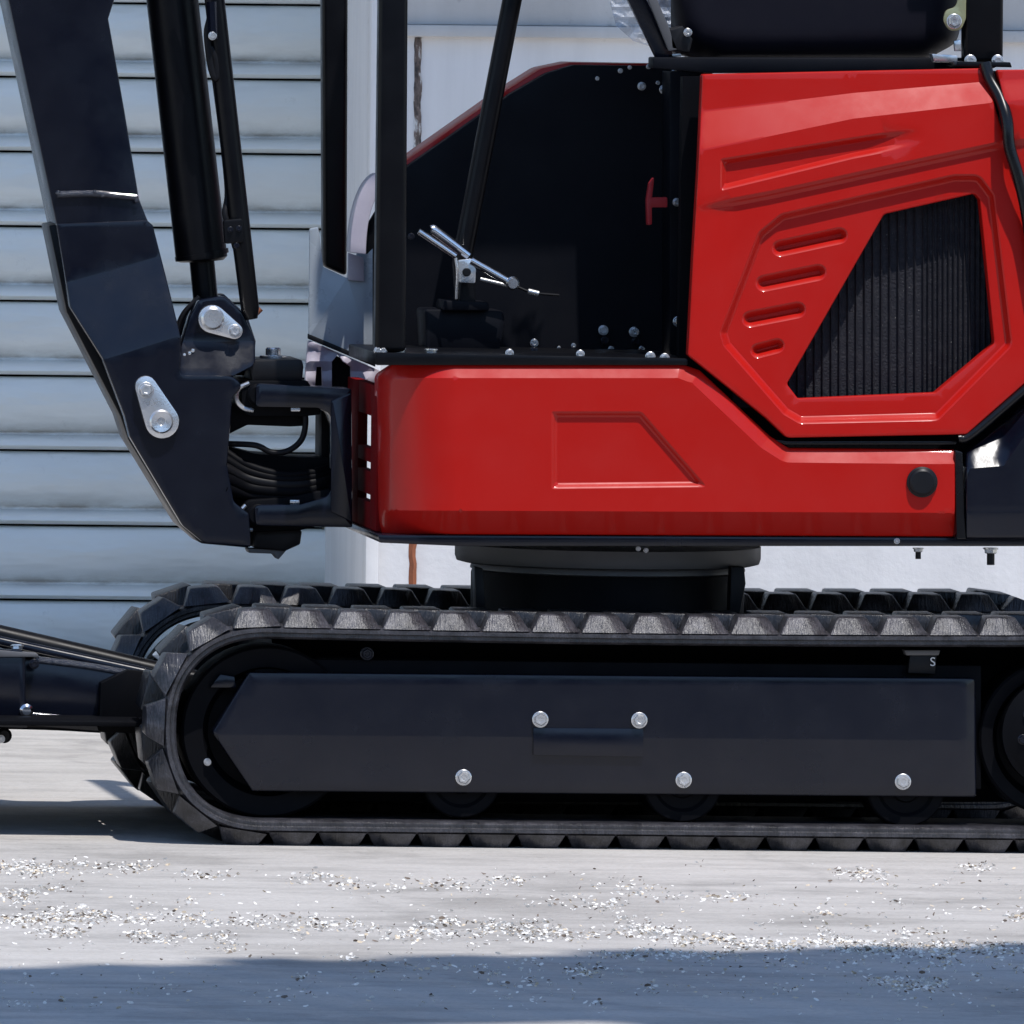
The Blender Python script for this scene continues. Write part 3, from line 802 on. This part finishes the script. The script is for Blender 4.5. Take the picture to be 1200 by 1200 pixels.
prism('lever_mount', round_poly([(520, 352), (572, 354), (574, 364), (518, 364)], 3), .36, .10, M['inner'], cab, .002)
prism('lever_mount', round_poly([(540, 318), (556, 318), (558, 362), (538, 362)], 2), .37, .03, M['black'], cab, .002)
for x, y in ((526, 359), (556, 359)): bolt(x, y, .39, 6, cab, rot=(R(70), 0, 0))
lp = prism('pivot_bracket', round_poly([(537, 305), (553, 303), (558, 316), (557, 332), (538, 331)], 2), .34, .015, M['zinc'], cab, .001)
disc('bush', 547, 319, .335, [(0, -1), (4, -1), (5, 0), (5, 3), (0, 3)], M['plastic'], cab, 20)
tube('control_rod', [P(491, 271, .33), P(500, 277, .33), P(534, 300, .33)], 3.6*s0, M['chrome'], cab)
tube('control_rod', [P(506, 269, .36), P(512, 272, .36), P(549, 300, .36)], 6*s0, M['chrome'], cab)
tube('control_rod', [P(552, 305, .34), P(575, 318, .34), P(596, 330, .34)], 5*s0, M['chrome'], cab)
tube('control_rod', [P(563, 327, .36), P(580, 331, .36), P(600, 336, .36)], 2.4*s0, M['zinc'], cab)
disc('rod_end', 601, 332, .33, [(0, -3), (6, -3), (8, 0), (8, 4), (5, 6), (0, 6)], M['chrome'], cab, 24)
tube('cable', [P(606, 336, .34), P(625, 343, .34), P(655, 346, .35)], 1.6*s0, M['plastic'], cab, 8)
tube('cable_ferrule', [P(619, 341, .34), P(631, 344, .34)], 3.4*s0, M['zinc'], cab, 10)
tube('cable', [P(534, 302, .33), P(536, 320, .33), P(535, 350, .34)], 1.6*s0, M['zinc'], cab, 8)
bolt(482, 277, .33, 4, cab, 'navy')

SEAT = round_poly([(779, -200, 0), (784, -10, 40), (793, 38, 30), (812, 62, 24), (850, 72, 20), (1085, 70, 30), (1122, 50, 24), (1129, 10, 20), (1129, -200, 0)], 10)
def h_seat(p):
    d = seg_dist(p, SEAT); t = 1-np.clip(d/34, 0, 1)
    return -34*(1-np.sqrt(np.maximum(0, 1-t*t)))+1.2*smooth(1-np.abs(p[:, 1]-46-.01*(p[:, 0]-900))/3)*smooth((p[:, 0]-880)/20)*smooth((990-p[:, 0])/30)
st = panel('seat', SEAT, .26, cab, M['seat'], h_seat, step=8, hstep=6, thick=.42, er=0, sm=60)
prism('seat_slide', [(765, 67), (1168, 68), (1168, 79), (1150, 84), (835, 86), (765, 80)], .22, .06, M['inner'], cab, .003)
prism('seat_bracket', round_poly([(1126, -120), (1134, -120), (1132, 22, 10), (1126, 36, 10), (1112, 36, 10), (1105, 24, 10), (1108, 12, 8), (1120, 8, 8), (1125, -10, 4)], 6), .15, .006, M['yzinc'], cab, .001)
bolt(1118, 25, .148, 9, cab)
prism('seat_hinge', [(1092, 63), (1122, 65), (1122, 73), (1095, 73)], .16, .03, M['zinc'], cab, .001)
prism('seat_hinge', [(1118, 48), (1126, 46), (1127, 60), (1119, 60)], .16, .01, M['zinc'], cab, .001)
prism('grommet', round_poly([(783, 64), (797, 62), (799, 66), (785, 67)], 1), .24, .01, M['zinc'], cab, .001)
prism('mount_box', round_poly([(784, 34), (800, 30), (812, 46), (808, 62), (786, 58)], 3), .22, .04, M['plastic'], cab, .004)
bolt(806, 38, .215, 5, cab)
prism('support_bar', [(682, -110), (705, -110), (792, 70), (770, 70)][::-1], .24, .02, M['navy'], cab, .002)
prism('support_bar', [(715, -110), (724, -110), (795, 58), (784, 60)][::-1], .22, .012, M['steel'], cab, .002)
def film(name, outline, Y, amp, seed):
    def h(p):
        r = np.random.RandomState(seed); v = np.zeros(len(p))
        for _ in range(9):
            a = r.uniform(0, 3.1); f = r.uniform(.08, .3); v += np.abs(np.sin((p[:, 0]*math.cos(a)+p[:, 1]*math.sin(a))*f+r.uniform(0, 6)))
        return amp*(v-4.5)
    return panel(name, outline, Y, cab, M['film'], h, step=4, hstep=4, thick=.002, er=0, sm=20)
film('plastic_film', [(706, -60), (716, 8), (722, 30), (742, 48), (768, 56), (745, 10), (732, -60)], .30, 3.5, 3)
film('plastic_film', [(735, -60), (745, 5), (780, 62), (786, 40), (786, -60)], .27, 3.0, 8)

prism('cab_roof', round_poly([(610, -700, 10), (1230, -700, 10), (1230, -640, 10), (610, -640, 10)], 8), .0, .98, M['black'], cab, .01)
tube('front_header', [P(464, -258, .09), P(394, -258, .88)], .022, M['black'], cab, 16, False)
prism('roof_post', [(1131, -660), (1178, -660), (1178, -255), (1131, -255)], .10, .05, M['black'], cab, .008, seg=4)
# light front sheets between the posts
prism('front_guard', round_poly([(363, 268, 3), (373, 266, 2), (379, 313, 2), (407, 326, 1), (409, 300, 2), (418, 300, 2), (421, 284, 3), (440, 283, 0), (440, 428, 0), (362, 394, 2)], 2), .60, .012, M['cover'], cab, .002)
prism('guard_hem', [(361, 391), (440, 424), (440, 430), (361, 397)], .595, .01, M['plastic'], cab, .001)
prism('guard_lip', [(408, 296), (426, 302), (427, 330), (408, 328)], .59, .01, M['mauve'], cab, .001)
arc = [(447-36*math.cos(t)*1.02, 296-94*math.sin(t)) for t in np.linspace(0, 1.45, 12)]+[(451-22*math.cos(t), 298-74*math.sin(t)) for t in np.linspace(1.45, 0, 12)]
prism('front_fender', arc, .50, .06, M['mauve'], cab, .002)
prism('fender_liner', [(430, 298), (432, 262), (448, 235), (448, 420), (438, 420), (438, 290)], .53, .02, M['frame'], cab, .001)
LW = [[(371, 430), (377, 430), (378, 454), (369, 454)], [(389, 424), (396, 415), (402, 424), (411, 430), (411, 460), (389, 458)], [(424, 450), (430, 445), (434, 452), (435, 464), (424, 464)]]
panel('step_sheet', round_poly([(361, 398, 3), (449, 436, 3), (446, 470, 0), (357, 462, 0), (358, 430, 3)], 2), .60, cab, M['mauve'], lambda p: 3*np.sin(p[:, 0]*.17+p[:, 1]*.05)+2*np.sin(p[:, 1]*.3), holes=LW, step=6, hstep=5, thick=.01, er=1)
prism('step_backing', [(366, 405), (448, 440), (446, 470), (366, 460)], .63, .01, M['frame'], cab, 0)

# ------------------------------------------------------------------ boom
BY, BW = .40, .19
boom = empty('boom', P(190, 495, BY+BW/2), parent=ex)
prism('boom_arm', [(-75, -400), (60, -400), (134, 0), (127, 22), (146, 130), (163, 233), (172, 256), (180, 272), (75, 300), (66, 262), (10, 0)], BY, BW, M['navy'], boom, .003)
FAC_T = [(70, 334), (190, 300)]; FAC_B = [(112, 424), (214, 392)]
def lin(x, L): return L[0][1]+(x-L[0][0])*(L[1][1]-L[0][1])/(L[1][0]-L[0][0])
def h_boomfoot(p):
    x, y = p[:, 0], p[:, 1]; a, b = lin(x, FAC_T), lin(x, FAC_B)
    return 30*np.clip((y-a)/(b-a), 0, 1)+2.2*smooth((y-300)/6)*0
FOOT = round_poly([(66, 262, 2), (172, 258, 2), (179, 264, 2), (196, 330, 4), (212, 396, 4), (211, 440, 8), (272, 440, 20), (285, 452, 8), (272, 466, 8), (270, 496, 8), (266, 545, 8), (274, 588, 10), (292, 602, 6), (294, 641, 2), (240, 637, 18), (214, 616, 14), (152, 512, 6), (146, 488, 8), (120, 420, 10), (82, 360, 14)], 4)
panel('boom_foot', FOOT, BY-.006, boom, M['navy'], h_boomfoot, lines=[([(83, 330.5), (188, 300.5)], [-1, 1]), ([(114, 423.5), (212, 392.5)], [-1, 1])], step=9, hstep=6, thick=.03, er=2, sm=20)
prism('boom_foot_core', [(66, 264), (170, 262), (205, 396), (205, 445), (262, 450), (258, 590), (285, 610), (285, 634), (240, 631), (217, 612), (156, 510), (150, 488), (124, 420), (86, 358)], BY+.02, BW-.025, M['navy'], boom, .003)
prism('rear_cheek', [(57, 264), (70, 262), (100, 330), (160, 470), (240, 600), (292, 610), (292, 642), (236, 637), (212, 616), (150, 515), (141, 488), (78, 366)], BY+.03, BW-.04, M['black'], boom, .003)
tube('weld_bead', [P(67, 228, BY-.002), P(110, 227, BY-.002), P(160, 231, BY-.002)], 4.2*s0, M['weld'], boom)
for x, y, r in ((68, 226, 3), (111, 225, 2.6), (120, 229, 3), (160, 235, 3)):
    disc('weld_spatter', x, y, BY-.006, [(0, -r), (r*.7, -r*.7), (r, 0), (0, 0)], M['weld'], boom, 12)
# cylinder eye bracket
HEAD = round_poly([(232, 352, 6), (262, 346, 12), (284, 366, 10), (299, 398, 8), (299, 428, 10), (272, 442, 10), (215, 445, 10), (209, 432, 6), (211, 408, 6), (222, 372, 8)], 6)
def h_head(p):
    return 18*np.clip((p[:, 1]-400)/40, 0, 1)
panel('cylinder_bracket', HEAD, BY-.022, boom, M['navy'], h_head, lines=[([(212, 400), (298, 400)], [-1, 1])], step=7, hstep=5, thick=.04, er=2.5, sm=20)
prism('cylinder_bracket_cheek', [(215, 372), (232, 348), (262, 344), (290, 370), (300, 400), (296, 440), (206, 440), (207, 395)], BY+.1, .06, M['navy'], boom, .003)
for x, y in ((222, 414), (216, 416), (226, 411), (213, 441), (256, 435), (250, 437), (262, 430)):
    disc('weld_spatter', x, y, BY-.030, [(0, -2.5), (1.8, -2), (2.8, 0), (0, 1)], M['zinc'], boom, 8)
def teardrop(x0, y0, r0, x1, y1, r1):
    d = math.hypot(x1-x0, y1-y0); a = math.atan2(y1-y0, x1-x0); b = math.acos((r0-r1)/d); out = []
    for k in range(15): t = a+b+(2*math.pi-2*b)*k/14; out.append((x0+r0*math.cos(t), y0+r0*math.sin(t)))
    for k in range(9): t = a-b+2*b*k/8; out.append((x1+r1*math.cos(t), y1+r1*math.sin(t)))
    return out
pp = prism('pin_plate', teardrop(190, 494, 20, 171, 453, 12.5), BY-.062, .012, M['zinc'], boom, .0015)
disc('pin_head', 189, 494, BY-.062, [(0, -1.5), (4, -1.5), (5, -3), (12, -4), (14, -2), (14, 2), (0, 2)], M['zinc'], boom, 30); bolt(171, 457, BY-.062, 9.5, boom)
pp = prism('pin_plate', teardrop(249, 374, 16.5, 275, 388, 9.5), BY-.040, .012, M['zinc'], boom, .0015)
disc('pin_head', 249, 373, BY-.040, [(0, -5), (11, -5), (13.5, -3), (14, 0), (14, 3), (0, 3)], M['zinc'], boom, 30); bolt(275, 388, BY-.040, 8, boom)
# cylinder
cy = BY+BW/2-.02
bc = tube('boom_cylinder', [P(202-68, -600, cy), P(202, 0, cy), P(235, 292, cy), P(236.3, 303, cy), P(236.5, 306, cy)], [31*s0, 31*s0, 31*s0, 31*s0, 26*s0], M['black'], boom, 32, False)
tube('cylinder_rod', [P(236, 300, cy), P(242, 362, cy)], 15*s0, M['black'], boom, 24, False)
tube('cylinder_seam', [P(236, 296, cy), P(236.9, 301, cy)], 32.5*s0, M['black'], boom, 32, False)
tube('hose_guard', [P(207, -400, BY-.02), P(256, 40, BY-.02), P(281, 262, BY-.02), P(293, 362, BY-.02), P(295, 374, BY-.02)], [12*s0, 12*s0, 12*s0, 11*s0, 7*s0], M['black'], boom, 18, False)
tube('hydraulic_hose', [P(225, -60, BY-.03), P(246, 8, BY-.03), P(243, 40, BY-.03), P(248, 80, BY-.03), P(254, 92, BY-.03), P(253, 70, BY-.03), P(246, 55, BY-.03)], 4.5*s0, M['hose'], boom)
tube('hose_fitting', [P(248, 2, BY-.04), P(250, 46, BY-.04)], 6*s0, M['navy'], boom, 6, False)
bolt(249, 42, BY-.046, 5, boom)
tube('hydraulic_hose', [P(252, 92, BY-.01), P(262, 170, BY-.01), P(267, 225, BY-.01), P(264, 250, BY-.02), P(270, 268, BY-.02), P(276, 290, BY-.01)], 4*s0, M['hose'], boom)
prism('hose_clamp', round_poly([(262, 258), (284, 256), (286, 284), (264, 286)], 3), BY-.045, .02, M['black'], boom, .002)
for x, y in ((270, 269), (280, 268), (277, 288)): bolt(x, y, BY-.046, 3.6, boom, 'navy')
tube('grease_fitting', [P(296, 372, BY), P(306, 362, BY)], 3*s0, M['rust'], boom, 10)
tube('hydraulic_hose', [P(234, 348, BY+.02), P(214, 370, BY+.02), P(206, 400, BY+.02), P(212, 430, BY+.02)], 3.5*s0, M['hose'], boom)

# ------------------------------------------------------------------ swing bracket
sw = empty('swing_bracket', P(340, 530, .45), parent=ex)
prism('bracket_frame', round_poly([(300, 449, 6), (412, 456, 2), (413, 618, 2), (346, 617, 4), (300, 616, 6), (298, 592, 6), (352, 591, 6), (384, 582, 10), (391, 566, 8), (391, 500, 10), (386, 484, 8), (372, 478, 6), (300, 477, 6)], 4), .345, .09, M['navy'], sw, .004)
prism('bracket_gusset', round_poly([(388, 470, 4), (412, 460, 2), (413, 612, 2), (388, 600, 4)], 3), .338, .01, M['navy'], sw, .002)
prism('bracket_web', round_poly([(377, 478), (389, 478), (390, 490), (390, 600), (376, 590)], 3), .44, .10, M['frame'], sw, .002)
prism('upper_lug', round_poly([(282, 446, 10), (360, 446, 2), (376, 470, 4), (376, 486, 4), (356, 488, 2), (284, 488, 14)], 6), .37, .24, M['frame'], sw, .005)
prism('pin_cap', round_poly([(290, 422, 5), (354, 421, 5), (356, 430, 5), (354, 448, 3), (296, 448, 3)], 3), .38, .16, M['plastic'], sw, .006)
prism('lower_lug', round_poly([(284, 586, 12), (340, 582, 4), (388, 572, 4), (392, 612, 4), (350, 622, 4), (286, 624, 12)], 6), .37, .24, M['frame'], sw, .005)
prism('lower_pin', round_poly([(300, 612), (348, 612), (354, 624), (352, 638), (334, 646), (296, 642)], 4), .40, .12, M['plastic'], sw, .005)
prism('pin_nut', round_poly([(290, 643), (326, 644), (340, 640), (326, 656), (320, 649), (292, 648)], 1.5), .41, .05, M['steel'], sw, .001)
prism('swing_casting', round_poly([(262, 475, 4), (300, 468, 8), (352, 468, 6), (360, 480, 4), (360, 499, 3), (340, 500, 2), (290, 498, 8), (276, 505, 6), (262, 512, 4)], 3), .40, .16, M['frame'], sw, .003)
prism('swing_casting', round_poly([(262, 522, 2), (300, 532, 8), (352, 536, 8), (386, 536, 4), (388, 560, 3), (384, 582, 6), (352, 584, 4), (348, 600, 4), (300, 604, 6), (276, 620, 6), (262, 640, 3)], 3), .42, .14, M['frame'], sw, .004)
disc('pin_boss', 303, 463, .352, [(0, -1), (10, -1), (13, 2), (13, 12), (0, 12)], M['frame'], sw, 30)
disc('pin_boss', 303, 604, .352, [(0, -1), (10, -1), (13, 2), (13, 12), (0, 12)], M['frame'], sw, 30)
# zinc crescents put in for the bright wall showing through gaps
tube('gap_crescent', [P(292, 449, .37), P(280, 455, .37), P(277, 468, .37), P(285, 478, .37), P(297, 481, .37)], 3*s0, M['zinc'], sw, 8)
tube('gap_crescent', [P(288, 592, .37), P(279, 602, .37), P(276, 612, .37), P(284, 620, .37), P(296, 621, .37)], 2.6*s0, M['zinc'], sw, 8)
tube('hydraulic_hose', [P(352, 470, .38), P(358, 490, .38), P(354, 514, .38), P(338, 528, .38), P(318, 530, .38), P(300, 522, .38), P(268, 520, .40)], 3.6*s0, M['hose'], sw)
for dy, r in ((0, 5), (9, 6), (20, 7), (33, 8), (44, 6)):
    tube('hydraulic_hose', [P(262, 528+dy, .40-dy*.001), P(290, 545+dy*.8, .39), P(330, 556+dy*.6, .385), P(365, 554+dy*.6, .39), P(396, 545+dy*.5, .42)], r*s0, M['frame'] if dy != 20 else M['hose'], sw)
# pin top stack
bz = P(320, 418, .46)
for rr, y0_, y1_ in ((22, 424, 420), (16, 420, 416), (9, 416, 407)):
    me = lathe_mesh('swing_pin', [(0, 0), (rr*s0, 0), (rr*s0, (y0_-y1_)*s0*.8), ((rr-1.5)*s0, (y0_-y1_)*s0), (0, (y0_-y1_)*s0)], 24, 'Z')
    q = P(320, y0_, .46); link('swing_pin', me, sw, q, mats=[M['zinc']])
prism('bright_sliver', [(393, 459+27), (397, 459+27), (397, 522), (393, 522)], .355, .01, M['steel'], sw, .001)  # steel sliver put in as a highlight on the dark bar
prism('bright_sliver', [(387, 532), (391, 532), (391, 549), (387, 549)], .355, .01, M['steel'], sw, .001)  # lower highlight of the bar, also put in as steel
prism('bright_sliver', round_poly([(341, 478), (352, 478), (352, 482), (341, 482)], 1), .355, .01, M['zinc'], sw, .0005)
prism('bright_sliver', [(340, 586), (351, 586), (351, 590), (340, 590)], .355, .01, M['zinc'], sw, .0005)

# ------------------------------------------------------------------ dozer blade arm
dz = empty('dozer_blade', P(-200, 985, .48), parent=ex)
prism('arm_side_plate', round_poly([(118, 800, 2), (150, 785, 3), (330, 800, 2), (330, 866, 2), (116, 858, 4)], 2), .27, .03, M['frame'], dz, .003)
prism('blade_arm', round_poly([(-260, 722), (50, 772, 2), (150, 789, 2), (330, 815, 2), (330, 860, 2), (115, 857, 2), (30, 850, 2), (-260, 850, 2)], 2), .30, .07, M['navy'], dz, .006)
prism('blade_arm', round_poly([(-260, 722), (50, 772, 2), (150, 789, 2), (330, 815, 2), (330, 860, 2), (115, 857, 2), (30, 850, 2), (-260, 850, 2)], 2), .60, .07, M['navy'], dz, .006)
za = P(50, 848, .14).z
box('shadow_deck', (P(-260, 848, .14).x, .13, za-.003), (P(168, 848, .14).x, .97, za+.005), M['frame'], dz, .001)  # added plates, put in to cast the ground shadow below the arms
box('shadow_deck', (P(160, 848, .3).x, .26, za-.004), (P(420, 848, .3).x, .71, za+.004), M['frame'], dz, .001)
tube('arm_edge_rail', [P(45, 774, .305), P(100, 781, .305), P(147, 789, .305)], 5*s0, M['weld'], dz)
tube('lower_weld', [P(36, 838, .303), P(75, 842, .303), P(118, 848, .303)], 4.5*s0, M['weld'], dz)
tube('lower_rail', [P(-200, 846, .31), P(30, 849, .31), P(118, 853, .31)], 6*s0, M['black'], dz)
tube('blade_cylinder', [P(-180, 703, .42), P(0, 745, .42), P(190, 789, .42), P(300, 814, .42)], 13*s0, M['black'], dz, 28, False)
tube('hydraulic_hose', [P(-180, 712, .36), P(0, 752, .36), P(185, 792, .36), P(290, 810, .36)], 7*s0, M['navy'], dz, 18, False)
prism('blade_bracket', round_poly([(-120, 755), (24, 762, 2), (30, 766, 2), (30, 835), (22, 845), (-120, 852)], 3), .275, .03, M['navy'], dz, .003)
prism('bracket_lip', round_poly([(-120, 757), (0, 762), (44, 766, 2), (46, 770, 2), (0, 770), (-120, 764)], 1), .27, .04, M['steel'], dz, .001)
prism('bracket_lip', round_poly([(-120, 840), (20, 843), (34, 846, 2), (32, 853, 2), (0, 852), (-120, 852)], 1), .265, .04, M['navy'], dz, .002)
bolt(20, 756, .29, 8, dz, rot=(R(80), 0, 0)); bolt(40, 778, .27, 6, dz, 'navy')
disc('pin_head', 31, 833, .27, [(0, -4), (5, -3.5), (8, -1), (8, 4), (0, 4)], M['chrome'], dz, 24)
disc('pin_collar', 5, 862, .27, [(0, -3), (6, -3), (9, 0), (9, 5), (0, 5)], M['plastic'], dz, 24); bolt(1, 866, .262, 5, dz)
prism('stop_plate', round_poly([(178, 768), (192, 755), (205, 753), (203, 765), (196, 781)], 2), .34, .01, M['cover'], dz, .002)
# blade itself, just outside the left edge of the photograph
def blade():
    bm = bmesh.new(); a = P(-215, 990, .48); n = 14; rows = []
    for i in range(n+1):
        t = i/n; x = a.x+.055*(1-(2*t-1)**2)-.02; z = .03+t*.27
        rows.append([bm.verts.new((x, -.06, z)), bm.verts.new((x, 1.02, z)), bm.verts.new((x+.02, 1.02, z)), bm.verts.new((x+.02, -.06, z))])
    for p_, q_ in zip(rows, rows[1:]):
        for j in range(4): bm.faces.new((p_[j], p_[(j+1) % 4], q_[(j+1) % 4], q_[j]))
    bm.faces.new(rows[0]); bm.faces.new(rows[-1]); return finish(bm, 'blade', 40)
place('blade', blade(), dz, mats=[M['navy']])

# ================================================================== LITTER
def litter():
    clusters = [(0, 60, 1022, 7, 50), (20, 190, 1018, 6, 120), (205, 262, 1027, 4, 28), (0, 45, 1050, 6, 45), (50, 75, 1042, 4, 12), (0, 70, 1076, 9, 90), (50, 130, 1074, 8, 110), (50, 95, 1092, 6, 50),
        (150, 200, 1077, 7, 35), (160, 270, 1098, 5, 70), (210, 300, 1080, 5, 45), (245, 275, 1112, 5, 18), (290, 420, 1084, 6, 90), (345, 375, 1030, 6, 22), (385, 420, 1035, 8, 22), (420, 530, 1095, 8, 65), (455, 480, 1038, 6, 12), (490, 535, 1084, 7, 45),
        (500, 550, 1038, 5, 22), (560, 640, 1088, 8, 90), (570, 620, 1032, 5, 28), (600, 700, 1096, 6, 75), (640, 720, 1060, 9, 20), (700, 800, 1092, 8, 95), (720, 790, 1043, 8, 30), (710, 730, 1060, 5, 10), (780, 870, 1102, 5, 70), (825, 880, 1052, 3, 18),
        (860, 1000, 1108, 5, 150), (970, 1040, 1024, 4, 40), (985, 1060, 1113, 6, 110), (1040, 1200, 1113, 7, 190), (1128, 1160, 1017, 4, 25), (1175, 1200, 1074, 6, 22), (1010, 1110, 1093, 3, 25), (690, 880, 1120, 7, 80), (670, 700, 1140, 8, 26), (1040, 1110, 1156, 7, 60),
        (0, 1200, 1060, 35, 120), (0, 1200, 1160, 25, 150), (400, 1200, 1130, 12, 90), (-60, 1260, 1100, 60, 200), (1020, 1050, 1150, 4, 14), (955, 975, 1095, 5, 14), (960, 975, 1070, 12, 10)]
    V = []; Fc = []; MI = []
    for x0, x1, y, sy, n in clusters:
        knots = None
        for _ in range(int(n*3.2)):
            # loose knots inside each drift
            if knots is None or random.random() < .12: knots = (random.uniform(x0, x1), random.gauss(y, sy*.6))
            wide = x1-x0 > 300
            px, py = (random.uniform(x0, x1), random.gauss(y, sy*.65)) if (wide and random.random() < .5) else (random.gauss(knots[0], 9), random.gauss(knots[1], 2.6))
            if py < 1004 or py > 1260: continue
            g = G(px, py); L = random.uniform(.0016, .0044)*(1.25 if random.random() < .1 else 1); W_ = L*random.uniform(.25, .6); a = random.uniform(0, 6.28); tilt = random.uniform(.1, 1.4); cu = random.uniform(-.5, 1.)
            m = Matrix.Translation((g.x, g.y, .001+L*.35*math.sin(tilt))) @ Matrix.Rotation(a, 4, 'Z') @ Matrix.Rotation(tilt, 4, 'X') @ Matrix.Rotation(random.uniform(-.7, .7), 4, 'Y')
            b = len(V)
            for (u, v) in ((-1, -.6), (0, -1), (1, -.5), (-.9, .5), (0, 1), (.8, .7)):
                V.append(m @ Vector((u*L, v*W_, cu*L*u*u*.6)))
            Fc += [(b, b+1, b+4, b+3), (b+1, b+2, b+5, b+4)]
            r = random.random(); mi = 0 if r < .70 else (1 if r < .86 else 2); MI += [mi, mi]
    me = bpy.data.meshes.new('blossom_litter'); me.from_pydata(V, [], Fc); me.polygons.foreach_set('material_index', MI)
    ms = [paint('dry_petal_white', (.78, .75, .70), .7, 0, .1), paint('dry_petal_tan', (.60, .50, .37), .8, 0, .1), paint('dark_leaf_crumb', (.16, .12, .09), .8, 0, .1)]
    link('blossom_litter', me, kind='stuff', label='drifts of dry pale petals and leaf crumbs on the concrete', cat='litter', mats=ms)
litter()
for o in bpy.data.objects:
    o.hide_render = False
